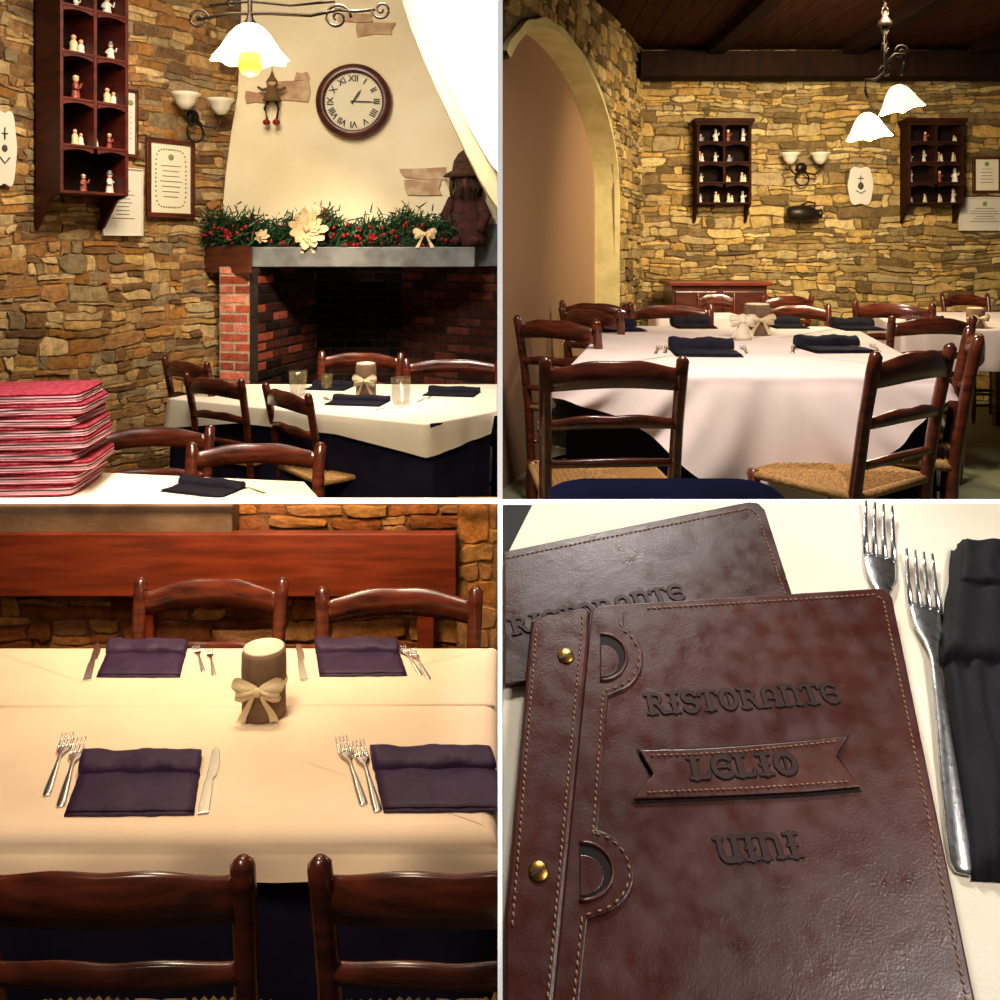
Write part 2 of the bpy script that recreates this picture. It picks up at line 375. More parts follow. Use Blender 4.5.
# ------------------------------------------------------------ chair
def chair_proto():
    e=empty("dining_chair",Matrix.Identity(4))
    lab(e,"dark varnished wooden dining chair with a woven rush seat","chair","dark rush-seated dining chairs")
    W=.21
    for sx in (-1,1):
        mb=MB()
        pts=[(sx*(W-.03),-.17,0),(sx*(W-.02),-.175,.25),(sx*(W-.016),-.185,.45),(sx*(W-.012),-.215,.65),(sx*(W-.008),-.245,.80),(sx*(W-.006),-.256,.845),(sx*(W-.006),-.258,.858)]
        mb.tube(pts,[.017,.019,.02,.019,.020,.019,.008],10)
        make("leg",mb,M_wood2,e)
        mb=MB()
        mb.lathe([(.012,0),(.016,.06),(.02,.16),(.015,.19),(.02,.22),(.021,.40),(.019,.455)],12,0,Matrix.Translation((sx*(W-.012),.17,0)))
        make("leg",mb,M_wood2,e)
    def rail(zc,hh,arch,y0,bow,name,wn):
        mb=MB(); n=20; vs=[];fs=[]
        for i in range(n+1):
            u=-1+2*i/n; x=u*(W-.016)
            y=y0-bow*(1-u*u)
            top=zc+hh/2+arch*(math.cos(u*math.pi/2)**1.1) - .004
            if arch>.01: top+= .004*math.cos(u*math.pi*2)*-1*(1-abs(u))
            bot=zc-hh/2+arch*.5*math.cos(u*math.pi/2)
            for (yy,zz) in ((y-.010,bot),(y+.010,bot),(y+.012,(bot+top)/2),(y+.008,top-.004),(y,top),(y-.008,top-.004),(y-.012,(bot+top)/2)):
                vs.append((x,yy,zz))
        for i in range(n):
            for k in range(7):
                k2=(k+1)%7; fs.append((i*7+k,i*7+k2,(i+1)*7+k2,(i+1)*7+k))
        fs.append(tuple(range(7))[::-1]); fs.append(tuple(range(n*7,n*7+7)))
        mb.add(vs,fs,0,True); make(name,mb,M_wood2,e)
    rail(.79,.070,.030,-.243,.035,"backrest",7)
    rail(.655,.034,.018,-.218,.025,"backrest_slat",7)
    rail(.535,.026,.008,-.20,.015,"backrest_slat",7)
    for (p,q) in (((-.19,.17,.12),(.19,.17,.12)),((-.19,.17,.22),(.19,.17,.22)),((-.185,-.172,.14),(.185,-.172,.14)),((-.19,-.172,.17),(-.198,.17,.17)),((.19,-.172,.17),(.198,.17,.17)),((-.19,-.172,.28),(-.198,.17,.28)),((.19,-.172,.28),(.198,.17,.28))):
        mb=MB(); p=Vector(p);q=Vector(q); mb.tube([p,p.lerp(q,.5),q],[.009,.012,.009],8); make("stretcher",mb,M_wood2,e)
    mb=MB(); hw,hd=.2,.185; N=12
    corners=[(-hw,-hd),(hw,-hd),(hw,hd),(-hw,hd)]
    for k in range(4):
        a=Vector((*corners[k],0));b=Vector((*corners[(k+1)%4],0))
        for i in range(N):
            t0=i/N;t1=(i+1)/N
            ring=[]
            for t,zz in ((t0,.447),((t0+t1)/2,.456),(t1,.447)):
                sc=1-t
                z=zz+.004*math.sin(t*3)
                ring.append((a*sc+Vector((0,0,z)),b*sc+Vector((0,0,z))))
            vs=[ring[0][0],ring[0][1],ring[1][0],ring[1][1],ring[2][0],ring[2][1]]
            mb.add(vs,[(0,1,3,2),(2,3,5,4)],0,False)
        mb.tube([a+Vector((0,0,.44)),b+Vector((0,0,.44))],[.014,.014],8)
    mb.box(-hw+.01,hw-.01,-hd+.01,hd-.01,.425,.44)
    make("seat",mb,M_rush,e)
    return e
CH=chair_proto()
first=[True]
def chair(x,y,zf,yaw,s=(1,1,1),label=None):
    m=TR(x,y,zf,math.radians(yaw),s)
    if first[0]:
        CH.matrix_world=m; first[0]=False
        if label: CH["label"]=label
        return CH
    return clone(CH,m,label or "dark varnished wooden dining chair with a woven rush seat")
def chair_back(px,d,zf,yaw,s=(1,1,1),label=None):
    a=math.radians(yaw); f=Vector((-math.sin(a),math.cos(a)))
    bx=(px-500)/F*d; by=d
    return chair(bx+f.x*.25*s[1],by+f.y*.25*s[1],zf,yaw,s,label)
# ------------------------------------------------------------ napkin, cutlery
def napkin_proto(m_,nm="napkin",roll=.020):
    mb=MB()
    def sheet(x0,x1,y0,y1,z0,z1):
        n=12;vs=[];fs=[]
        for j in range(n+1):
            for i in range(n+1):
                x=x0+(x1-x0)*i/n+noise.noise(Vector((j*.7,z0*200,1)))*.003*(1 if i in(0,n) else 0);y=y0+(y1-y0)*j/n+noise.noise(Vector((i*.7,z0*200,5)))*.003*(1 if j in(0,n) else 0)
                ed=min(i,j,n-i,n-j)
                z=z1-(.0025 if ed==0 else 0)+noise.noise(Vector((x*25,y*25,z0*100)))*.0026
                vs.append((x,y,z))
        o=len(vs)
        for j in range(n+1):
            for i in range(n+1): vs.append((vs[j*(n+1)+i][0],vs[j*(n+1)+i][1],z0))
        for j in range(n):
            for i in range(n):
                a=j*(n+1)+i; fs.append((a,a+1,a+n+2,a+n+1)); fs.append((o+a,o+a+n+1,o+a+n+2,o+a+1))
        for i in range(n):
            for (a,b) in ((i,i+1),(n*(n+1)+i+1,n*(n+1)+i),((i+1)*(n+1),i*(n+1)),(i*(n+1)+n,(i+1)*(n+1)+n)):
                fs.append((b,a,o+a,o+b))
        mb.add(vs,fs,0,True)
    sheet(-.12,.12,-.1,.09,0,.005)
    sheet(-.118,.119,-.094,.088,.005,.009)
    n=20; K=12; vs=[];fs=[]
    for i in range(n+1):
        x=-.120+.240*i/n
        for k in range(K):
            a_=k/(K-1)*math.pi
            yy=.058+math.cos(a_)*(.034+.003*math.sin(i*.8)); zz=.008+(math.sin(a_)**.7)*(roll+.0025*math.sin(i*.55+1)+.001*math.sin(i*1.7+k))
            vs.append((x,yy,zz))
    for i in range(n):
        for k in range(K-1): fs.append((i*K+k,(i+1)*K+k,(i+1)*K+k+1,i*K+k+1))
    fs.append(tuple(range(K))); fs.append(tuple(range(n*K,n*K+K))[::-1])
    mb.add(vs,fs,0,True)
    o=make(nm,mb,m_); return o
NP=napkin_proto(M_nap); lab(NP,"folded aubergine cloth napkin on the laid table","napkin","folded dark napkins")
NP3=napkin_proto(M_nap3,"napkin",.028); lab(NP3,"folded midnight-dark cloth napkin on the large table","napkin","folded dark napkins")
npf={}
def napkin(x,y,z,yaw,s=(1,1,1),label=None,proto=None,shear=0):
    proto=proto or NP
    S=Matrix.Identity(4); S[0][1]=shear
    key=proto.data.name
    if shear:
        o=proto.copy(); o.data=proto.data.copy(); COL.objects.link(o)
        o.data.transform(S@Matrix.Diagonal((s[0],s[1],s[2],1))); o.matrix_world=TR(x,y,z+.0015,math.radians(yaw)); return o
    m=TR(x,y,z+.0015,math.radians(yaw),s)
    if key not in npf: npf[key]=1; proto.matrix_world=m; return proto
    return clone(proto,m)
def fork_mesh(nm,m_):
    mb=MB()
    def strip(pts,th=.0016):
        vs=[];fs=[];n=len(pts)
        for x,y,z,w in pts:
            vs+=[(x-w,y,z),(x+w,y,z),(x+w*.75,y,z+th),(x,y,z+th*1.25),(x-w*.75,y,z+th)]
        for i in range(n-1):
            for k in range(5):
                k2=(k+1)%5; fs.append((i*5+k,i*5+k2,(i+1)*5+k2,(i+1)*5+k))
        fs.append((4,3,2,1,0)); fs.append(tuple(range(n*5-5,n*5)))
        mb.add(vs,fs,0,True)
    strip([(0,-.1,.001,.004),(0,-.096,.001,.0062),(0,-.085,.0015,.0066),(0,-.05,.003,.0056),(0,-.01,.005,.0036),(0,.02,.006,.0028),(0,.03,.0045,.005),(0,.042,.0025,.0100),(0,.055,.001,.0112),(0,.06,.0008,.0108)],.0014)
    for k in (-1.5,-.5,.5,1.5):
        strip([(k*.0060,.058,.001,.0023),(k*.0060,.075,.001,.0018),(k*.0059,.09,.004,.0015),(k*.0058,.1,.007,.0008)],.0013)
    return make(nm,mb,m_)
def knife_mesh(nm):
    mb=MB()
    mb.prism([(-.008,-.1),(.008,-.1),(.007,-.02),(.005,0),(.010,.01),(.0115,.05),(.008,.09),(.001,.105),(-.004,.09),(-.005,0),(-.007,-.02)],.001,.004)
    return make(nm,mb,M_steel,None,.001)
FK=fork_mesh("fork",M_steel); lab(FK,"polished steel dinner fork beside a napkin","fork","steel forks")
KN=knife_mesh("table_knife"); lab(KN,"polished steel table knife beside a napkin","knife","steel table knives")
used={}
def cutlery(o,a,b,h,s=1.0,zoff=.001):
    A=T(*a,h);B=T(*b,h); v=A-B; yaw=math.atan2(v.y,v.x)-math.pi/2; k=max(.8,min(1.25,v.length/.2))
    cpt=(A+B)/2
    m=TR(cpt.x,cpt.y,cpt.z+zoff,yaw,(k*s,k,k))
    if o.name not in used: used[o.name]=1; o.matrix_world=m; return o
    return clone(o,m)
# ------------------------------------------------------------ centrepiece
def bow_mb(s=1.0):
    mb=MB()
    def patch(fn,nu=10,nv=6):
        vs=[];fs=[]
        for i in range(nu+1):
            for j in range(nv+1): vs.append(Vector(fn(i/nu,-1+2*j/nv))*s)
        o=len(vs)
        vs+= [v+Vector((0,.0016,0))*s for v in vs[:o]]
        for i in range(nu):
            for j in range(nv):
                a=i*(nv+1)+j; fs.append((a,a+1,a+nv+2,a+nv+1)); fs.append((o+a,o+a+nv+1,o+a+nv+2,o+a+1))
        mb.add(vs,fs,0,True)
    for sx in (-1,1):
        for (Lp,hh,tilt,yo) in ((.060,.018,.45,0),(.050,.012,-.25,-.004),(.052,.008,-.7,-.002)):
            def loop(u,v,Lp=Lp,hh=hh,tilt=tilt,yo=yo,sx=sx):
                w=.004+hh*(math.sin(min(1,u*1.08)*math.pi*.5)**.8)*(1-.35*max(0,u-.8)/.2)
                return (sx*Lp*u*(1-.12*v*v),-(.006+.012*math.sin(u*math.pi)*(1-.6*v*v))+yo-.003*math.sin(v*5+u*3),w*v+tilt*Lp*u*.45)
            patch(loop)
        def tail(u,v,sx=sx):
            return (sx*(.004+.034*u)+(.003+.007*u)*v,-.010-.004*math.sin(u*6),-.066*u-.006*abs(v)*(u>.95))
        patch(tail)
    mb.ball((0,-.016*s,0),.009*s,10,0,1.1,.8,1.2)
    return mb
def centre_proto():
    e=empty("candle_centrepiece",Matrix.Identity(4))
    lab(e,"log-shaped candle holder wrapped in burlap with a raffia bow","centrepiece","burlap-wrapped log centrepieces")
    mb=MB(); mb.lathe([(.046,0),(.05,.004),(.049,.05),(.051,.1),(.05,.142),(.047,.149)],28); make("log_body",mb,M_burlap,e)
    mb=MB(); mb.lathe([(.046,.1485),(.046,.154),(.036,.156),(.034,.151),(.012,.150),(.010,.151)],28); make("candle",mb,M_candle,e)
    mb=MB(); mb.lathe([(.0515,.070),(.0535,.072),(.0535,.080),(.0515,.082)],28)
    mb2=bow_mb(1.0); mb.add(mb2.v,mb2.f,0,True,Matrix.Translation((0,-.047,.078)))
    make("bow",mb,M_raff,e)
    return e
CP=centre_proto(); cpf=[True]
def centre(x,y,z,s=(1,1,1),yaw=0):
    m=TR(x,y,z+.001,yaw,s)
    if cpf[0]: cpf[0]=False; CP.matrix_world=m; return CP
    return clone(CP,m)
def tumbler_proto():
    mb=MB(); mb.lathe([(.028,0),(.033,.003),(.038,.1),(.0365,.1),(.031,.008),(.0001,.007)],20)
    o=make("drinking_glass",mb,M_clear); return lab(o,"clear glass tumbler standing on the white tablecloth","glass","clear tumblers")
GL=tumbler_proto(); glf=[True]
def tumbler(x,y,z,s=1):
    m=TR(x,y,z+.002,0,(s,s,s))
    if glf[0]: glf[0]=False; GL.matrix_world=m; return GL
    return clone(GL,m)
# ------------------------------------------------------------ figurine
def fig_proto(i,m_):
    mb=MB()
    if i==1:   # seated figure
        mb.lathe([(.03,0),(.032,.012),(.026,.03),(.018,.05),(.01,.062)],12,0,None,True,1.1,.8)
        mb.lathe([(.001,.058),(.012,.063),(.014,.073),(.011,.083),(.001,.087)],10,1)
    elif i==3: # pair with raised arm
        mb.lathe([(.022,0),(.024,.006),(.016,.03),(.018,.055),(.008,.07)],12,0,Matrix.Translation((-.012,0,0)),True,1,.8)
        mb.lathe([(.018,0),(.02,.006),(.013,.025),(.014,.042),(.006,.054)],12,2,Matrix.Translation((.018,-.004,0)),True,1,.8)
        mb.ball((-.012,0,.08),.012,10,1); mb.ball((.018,-.004,.062),.010,10,1)
    else:
        mb.lathe([(.026,0),(.028,.006),(.022,.012),(.024,.02),(.018,.05),(.02,.066),(.012,.078),(.006,.082)],12,0,None,True,1,.75)
        mb.lathe([(.001,.078),(.011,.083),(.0135,.092),(.011,.102),(.001,.106)],10,1)
    if i==0: mb.lathe([(.018,.099),(.018,.102),(.011,.103),(.009,.118),(.001,.12)],10,2)
    if i==2: mb.lathe([(.014,.094),(.013,.106),(.001,.112)],10,2)
    if i!=3:
        z0=.045 if i==1 else .07
        mb.tube([(.014,0,z0),(.03,-.006,z0-.012),(.034,-.012,z0+.01)],[.006,.006,.005],6)
        mb.tube([(-.014,0,z0),(-.026,-.006,z0-.02),(-.012,-.018,z0-.024)],[.006,.006,.005],6)
    o=make("figurine",mb,[m_,M_skin,M_figs[(i+1)%4]]); return lab(o,"small painted ceramic figurine standing on a wall shelf","figurine","ceramic figurines in wall cabinets")
FIG=[fig_proto(i,M_figs[i]) for i in range(4)]; figused=set()
def figurine(mw):
    i=R.choice((0,0,1,2,3,3))
    if i not in figused: figused.add(i); FIG[i].matrix_world=mw; return
    clone(FIG[i],mw)
# ------------------------------------------------------------ wall cabinet
def cabinet(mw,W,H,D,cols,shelves,label,scf=1.0,bottom=True,M_cab=M_cab,taper=.14):
    e=empty("wall_cabinet",mw); lab(e,label,"cabinet")
    t=.018
    mb=MB()
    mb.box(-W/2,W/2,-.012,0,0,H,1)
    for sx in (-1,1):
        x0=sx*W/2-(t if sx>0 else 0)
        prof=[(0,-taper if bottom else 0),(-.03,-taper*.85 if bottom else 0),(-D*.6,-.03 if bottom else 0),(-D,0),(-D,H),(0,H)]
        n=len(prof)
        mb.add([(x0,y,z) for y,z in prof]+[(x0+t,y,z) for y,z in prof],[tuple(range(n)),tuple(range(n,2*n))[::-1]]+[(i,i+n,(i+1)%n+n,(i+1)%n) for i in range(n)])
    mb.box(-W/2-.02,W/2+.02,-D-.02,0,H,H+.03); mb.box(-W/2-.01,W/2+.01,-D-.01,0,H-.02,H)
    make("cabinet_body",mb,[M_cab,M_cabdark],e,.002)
    zs=[0]+[H*(k+1)/(shelves) for k in range(shelves-1)]
    for z in zs:
        mb=MB(); mb.box(-W/2+t,W/2-t,-D+.004,-.012,z,z+.014); make("shelf",mb,M_cab,e,.001)
    for k in range(1,cols):
        mb=MB(); x=-W/2+W*k/cols; mb.box(x-.009,x+.009,-D,-.013,H/shelves+.015,H-.001); make("divider",mb,M_cab,e,.001)
    for k in range(cols):
        for z in [H]+zs[1:]:
            xa=-W/2+W*k/cols+.012; xb=xa+W/cols-.024
            pts=[(xa,z-.004),(xb,z-.004)]
            for i in range(9):
                t_=i/8; pts.append((xb+(xa-xb)*t_,z-.03+.018*math.sin(t_*math.pi)))
            n=len(pts); mb=MB()
            mb.add([(x,-D,zz) for x,zz in pts]+[(x,-D+.008,zz) for x,zz in pts],[tuple(range(n))[::-1],tuple(range(n,2*n))]+[(i,(i+1)%n,(i+1)%n+n,i+n) for i in range(n)])
            make("face_trim",mb,M_cab,e)
    for r_,z in enumerate(zs):
        cnt=max(2,int(W/.1)) if cols==1 or r_==0 else cols*2
        for k in range(cnt):
            x=-W/2+.045+(W-.09)*k/(cnt-1)+R.uniform(-.008,.008)
            if cols>1 and r_>0 and min(abs(x-(-W/2+W*q/cols)) for q in range(1,cols))<.035: x+=.035*(1 if k>=cnt/2 else -1)
            if R.random()<.15 and r_>0: continue
            s=scf*R.uniform(.6,1.1)
            figurine(mw@TR(x,-D*R.uniform(.45,.65),z+.0145,R.uniform(-1,1),(s,s,s)))
    return e
def framed(mw,W,H,wd,matf,matp,label,lines=6,crest=False,name="picture_frame",cat="picture"):
    e=empty(name,mw); lab(e,label,cat)
    mb=MB()
    for (a,b,q,r_) in ((-W/2,W/2,H/2-wd,H/2),(-W/2,W/2,-H/2,-H/2+wd),(-W/2,-W/2+wd,-H/2+wd,H/2-wd),(W/2-wd,W/2,-H/2+wd,H/2-wd)):
        mb.box(a,b,-.022,0,q,r_)
    make("frame",mb,matf,e,.003)
    mb=MB(); mb.box(-W/2+wd*.8,W/2-wd*.8,-.012,-.002,-H/2+wd*.8,H/2-wd*.8); make("sheet",mb,matp,e)
    mb=MB()
    iw=W-2*wd-.04; 
    for i in range(lines):
        z=H*.16-i*(H*.46/max(lines,1)); w=iw*R.uniform(.4,.75)
        mb.box(-w/2,w/2,-.0135,-.0122,z-.002,z+.002,0)
    if crest:
        for a in range(44):
            an=a/44*2*math.pi
            ca,sa=math.cos(an),math.sin(an); k_=1/((abs(ca)**5+abs(sa)**5)**.2)
            mb.ball((ca*k_*iw*.44,-.0125,sa*k_*(H/2-wd-.035)),.0065,6,1,1,.15,1)
        mb.ball((0,-.0125,H*.27),.02,8,1,1,.1,1)
    else:
        mb.ball((0,-.0125,H*.3),.018,8,1,1,.1,1)
    make("printed_text",mb,[M_ink,M_inkg],e)
    return e
def walllamp(mw,label,s=1):
    e=empty("wall_lamp",mw@Matrix.Scale(s,4)); lab(e,label,"lamp")
    mb=MB()
    mb.lathe([(.045,0),(.045,.008),(.02,.016),(.008,.02)],16,0,Matrix.Rotation(math.radians(90),4,'X'))
    for sx in (-1,1):
        mb.tube([(0,-.02,0),(sx*.03,-.06,-.05),(sx*.08,-.1,-.06),(sx*.12,-.1,-.02),(sx*.12,-.1,.02)],.007,8)
    pts=[(.055*math.cos(i/16*2*math.pi),-.03,-.09+.055*math.sin(i/16*2*math.pi)) for i in range(17)]; mb.tube(pts,.007,6)
    make("bracket",mb,M_iron,e)
    for sx in (-1,1):
        mb=MB(); mb.lathe([(.012,0),(.03,.01),(.05,.035),(.062,.07),(.085,.09),(.083,.092),(.058,.073),(.045,.04),(.001,.014)],24,0,Matrix.Translation((sx*.12,-.1,.02)))
        make("lamp_shade",mb,M_glassu,e)
    return e
def shade_mb(r=.19,h=.2,fl=8):
    prof=[(.14,1.0),(.2,.98),(.36,.88),(.52,.70),(.64,.50),(.76,.30),(.9,.12),(1.0,0),(.97,.0),(.74,.28),(.6,.5),(.48,.68),(.3,.85)]
    n=48;vs=[];fs=[]
    for (a,b) in prof:
        for i in range(n):
            q=2*math.pi*i/n; w=1+.05*max(0,(a-.6)/.4)*math.cos(q*fl)
            vs.append((a*r*w*math.cos(q),a*r*w*math.sin(q),b*h-.03*max(0,(a-.6)/.4)*h*math.cos(q*fl)))
    for j in range(len(prof)-1):
        for i in range(n):
            k=(i+1)%n; fs.append((j*n+i,j*n+k,(j+1)*n+k,(j+1)*n+i))
    mb=MB(); mb.add(vs,fs,0,True); return mb
def scroll(mb,p,r,turns,sx,sz,th=.008,axis='x'):
    pts=[]
    N=int(18*turns)
    for i in range(N+1):
        a=i/18*2*math.pi; rr=r*(1-i/(N+4))
        pts.append((p[0]+sx*(rr*math.cos(a)-r),p[1],p[2]+sz*rr*math.sin(a)))
    mb.tube(pts,th,6)
def light(kind,name,loc,energy,col,size=.5,target=None,spread=None,radius=.04):
    l=bpy.data.lights.new(name,kind); l.energy=energy; l.color=col
    if kind=='AREA': 
        l.size=size
        if spread: l.spread=math.radians(spread)
    else: l.shadow_soft_size=radius
    o=bpy.data.objects.new(name,l); COL.objects.link(o); o.location=loc
    if target is not None:
        o.rotation_euler=(Vector(target)-Vector(loc)).to_track_quat('-Z','Y').to_euler()
    return o
# =====================================================================
# TL : fireplace room
# =====================================================================
x0,y0=-2.69,4.7; x1,y1=-1.813,6.0
U=Vector((x1-x0,y1-y0,0)); LW=U.length; U.normalize(); al=math.atan2(U.y,U.x)
Nn=Vector((U.y,-U.x,0))
mb=MB(); stones(mb,(x0,y0,ZTL),U,LW+.42,3.6,Nn,(.04,.095),(.07,.26),(.014,.030),PAL_TL,c(150,120,84))
struct(make("wall_left",mb,M_stone,col=True),"rustic ochre and brown fieldstone wall beside the fireplace","wall")
def WL(px,py,off=.03):
    k=(px-500)/F; t=(k*y0-x0)/(U.x-k*U.y); x=x0+U.x*t;y=y0+U.y*t
    z=ZC+(250-py)/F*y
    return Matrix.Translation(Vector((x,y,z))+Nn*off)@Matrix.Rotation(al,4,'Z'), t, y
def wallbox(pxa,pxb,pya,pyb,off=.038):
    m1,t1,d1=WL(pxa,pya);m2,t2,d2=WL(pxb,pyb)
    m,t,d=WL((pxa+pxb)/2,(pya+pyb)/2,off)
    return m,abs(t2-t1),abs(pyb-pya)/F*d
m,w,h=wallbox(32,100,-25,196)
m=m@Matrix.Translation((0,0,-h/2))
cabinet(m,w,h,.25,2,5,"mahogany open wall cabinet displaying ceramic figurines on stone wall",1.15,taper=.2)
m,w,h=wallbox(142,190,140,218); framed(m,w,h,.03,M_wood,M_paper,"wood-framed cream certificate with green wreath border",7,True)
m,w,h=wallbox(98,138,168,236); framed(m,w,h,.008,M_paperw,M_paperw,"pale unframed menu notice fixed on the stone wall",8,False)
m,w,h=wallbox(118,133,90,158); framed(m,w,h,.02,M_wood,M_paperw,"small dark-framed notice beside the figurine cabinet",6,False)
def plaque(mw,W,H):
    e=empty("wall_plaque",mw); lab(e,"white ceramic shield-shaped plaque with dark motif on stone wall","plaque","white wall plaques")
    pts=[]
    for i in range(48):
        a=i/48*2*math.pi; ca,sa=math.cos(a),math.sin(a); k=1/((abs(ca)**3.5+abs(sa)**3.5)**(1/3.5))*(1+.05*math.cos(6*a)); pts.append((W/2*ca*k,H/2*sa*k))
    Mx=Matrix.Rotation(math.radians(90),4,'X')
    mb=MB(); mb.prism(pts,0,.015,0,Mx); make("plate",mb,M_paperw,e,.003)
    mb=MB()
    mb.ball((0,-.016,0),W*.12,8,0,1,.1,1.3); mb.tube([(-W*.2,-.017,-H*.12),(0,-.017,-H*.2),(W*.2,-.017,-H*.12)],.004,6)
    mb.tube([(0,-.017,H*.12),(0,-.017,H*.28)],.004,6); mb.tube([(-W*.12,-.017,H*.2),(W*.12,-.017,H*.2)],.004,6)
    make("motif",mb,M_ink,e)
m,w,h=wallbox(-14,13,110,188); plaque(m,w*.9,h*.95)
m,t,d=WL(187,118,.05); walllamp(m,"two-armed iron wall lamp with white glass cups",1.1)
# fireplace
FP=empty("fireplace",TR(-1.0,6.0,ZTL)); lab(FP,"corner fireplace with cream plaster hood, slate mantel and brick firebox","fireplace")
FPi=FP.matrix_world.inverted()
def fpm(name,mb,mats,bevel=0,col=False):
    mb.v=[FPi@v for v in mb.v]
    return make(name,mb,mats,FP,bevel,col=col)
fpd=5.9
mb=MB()
pl=[P(220,232,fpd),P(225,175,fpd),P(231,130,fpd),P(237,95,fpd),P(240,40,fpd),P(241,-30,fpd),P(498.5,-30,fpd),P(498.5,232,fpd)]
n=len(pl); bk=[v+Vector((0,.5,0)) for v in pl]
mb.add(pl+bk,[tuple(range(n))[::-1],tuple(range(n,2*n))]+[(i,(i+1)%n,(i+1)%n+n,i+n) for i in range(n)])
hood=fpm("hood",mb,M_plaster,.01)
mb=MB(); a=P(253,247,5.6);b=P(475,267,5.6)
k1=P(203,247,5.88)
mb.prism([(k1.x,k1.y),(a.x,a.y),(b.x,b.y),(b.x,6.05),(k1.x,6.05)],b.z,a.z)
fpm("mantel",mb,M_slate,.006)
mb=MB(); q0=P(203,247,5.865);q1=P(252,270,5.585)
dv=Vector((q1.x-q0.x,q1.y-q0.y,0)).normalized(); nn=Vector((dv.y,-dv.x,0))
pp=[(q0.x,q0.y),(q1.x,q1.y),(q1.x+nn.x*.02,q1.y+nn.y*.02),(q0.x+nn.x*.02,q0.y+nn.y*.02)]
mb.prism(pp,q1.z-.02,a.z+.005); fpm("mantel_end",mb,M_wood,.003)
zt=b.z
def bricks(name,A,B,pal,matb,z0=ZTL,z1=None,rl=(.2,.21),soot=False):
    A=Vector((A[0],A[1],z0)); v=Vector((B[0]-A.x,B[1]-A.y,0)); L=v.length; v.normalize()
    mb=MB(); stones(mb,A,v,L,(z1 or zt)-z0,Vector((v.y,-v.x,0)),(.06,.061),rl,(.006,.010),pal,c(176,160,140) if not soot else c(52,43,38),regular=True,jit=.03,back=.05)
    return fpm(name,mb,matb,col=True)
pa=P(220,0,5.70);pb=P(258,0,5.63)
bricks("brick_pillar",(pa.x,pa.y),(pb.x,pb.y),PAL_BR,M_stone)
i0=P(257,0,5.61);i1=P(316,0,6.45);i2=P(402,0,6.45);i3=P(498.5,0,5.95)
bricks("firebox_side",(i0.x,i0.y),(i1.x,i1.y),PAL_SO[1:4]+[PAL_BR[3]],M_soot,soot=True)
bricks("firebox_back",(i1.x,i1.y),(i2.x,i2.y),PAL_SO[:3]+PAL_SO[4:],M_soot,soot=True)
bricks("firebox_side",(i2.x,i2.y),(i3.x,i3.y),[PAL_SO[1],PAL_SO[3],c(116,56,40),PAL_SO[3]],M_soot,soot=True)
mb=MB(); s0=P(475,247,5.88); mb.box(s0.x,-.008,5.88,5.95,zt,s0.z+.15); fpm("lintel",mb,M_slate)
mb=MB(); mb.prism([(pa.x,pa.y+.02),(i0.x,i0.y+.06),(i3.x,5.9),(i3.x,6.6),(pa.x,6.6)],ZTL,ZTL+.3); fpm("hearth",mb,M_slate)
M_inset=mat("inset_stone",c(168,128,96),.85,col2=c(200,172,140),nscale=12,bump=.4,bscale=40)
for (xa,xb,ya,yb) in ((245,270,92,103),(268,310,82,101),(296,308,72,82),(338,372,13,22),(356,394,24,36),(402,446,168,179),(406,440,181,196)):
    pts=[]
    A=P(xa,ya,fpd);B=P(xb,yb,fpd)
    for i in range(8):
        u,v=[(0,0),(.5,0),(1,0),(1,.5),(1,1),(.5,1),(0,1),(0,.5)][i]
        pts.append((A.x+(B.x-A.x)*u+R.uniform(-.02,.02),B.z+(A.z-B.z)*v+R.uniform(-.01,.01)))
    mb=MB(); mb.prism([(x,z) for x,z in pts],-.012,.01,0,Matrix.Translation((0,fpd,0))@Matrix(((1,0,0,0),(0,0,1,0),(0,1,0,0),(0,0,0,1))))
    fpm("stone_inset",mb,M_inset,.004)
# clock
def text_mesh(s,size,ext=.002,off=0.0):
    cu=bpy.data.curves.new("txt",'FONT'); cu.body=s; cu.size=size; cu.extrude=ext; cu.offset=off; cu.align_x='CENTER'; cu.align_y='CENTER'; cu.resolution_u=3
    o=bpy.data.objects.new("txt",cu); COL.objects.link(o); dg=bpy.context.evaluated_depsgraph_get(); dg.update()
    me=bpy.data.meshes.new_from_object(o.evaluated_get(dg)); 
    vs=[v.co.copy() for v in me.vertices]; fs=[tuple(p.vertices) for p in me.polygons]
    bpy.data.objects.remove(o); return vs,fs
cp=P(354,102,fpd-.012)
e=empty("wall_clock",TR(cp.x,cp.y,cp.z)); lab(e,"round wooden wall clock with white face and roman numerals","clock")
RX=Matrix.Rotation(math.radians(90),4,'X')
rc=.248
mb=MB(); mb.lathe([(rc*.75,.0),(rc,.0),(rc*1.0,.02),(rc*.95,.045),(rc*.87,.04),(rc*.82,.052),(rc*.76,.035),(rc*.75,0)],48,0,RX); make("clock_case",mb,M_wood,e)
mb=MB(); mb.lathe([(rc*.77,.005),(rc*.77,.02),(.001,.021)],48,0,RX,False); make("clock_face",mb,M_paper,e)
mb=MB()
for i,s in enumerate(["XII","I","II","III","IIII","V","VI","VII","VIII","IX","X","XI"]):
    a=math.radians(30*i); vs,fs=text_mesh(s,.055,.001,.0014)
    mb.add(vs,fs,0,False,Matrix.Translation((math.sin(a)*rc*.6,-.024,math.cos(a)*rc*.6))@RX@Matrix.Rotation(-a,4,'Z'))
for i in range(60):
    a=math.radians(6*i); M_=Matrix.Translation((math.sin(a)*rc*.725,-.023,math.cos(a)*rc*.725))@RX@Matrix.Rotation(-a,4,'Z')
    mb.box(-.001,.001,-.004,.004,0,.001,0,M_)
o=make("numerals",mb,M_black,e); o["kind"]="stuff"
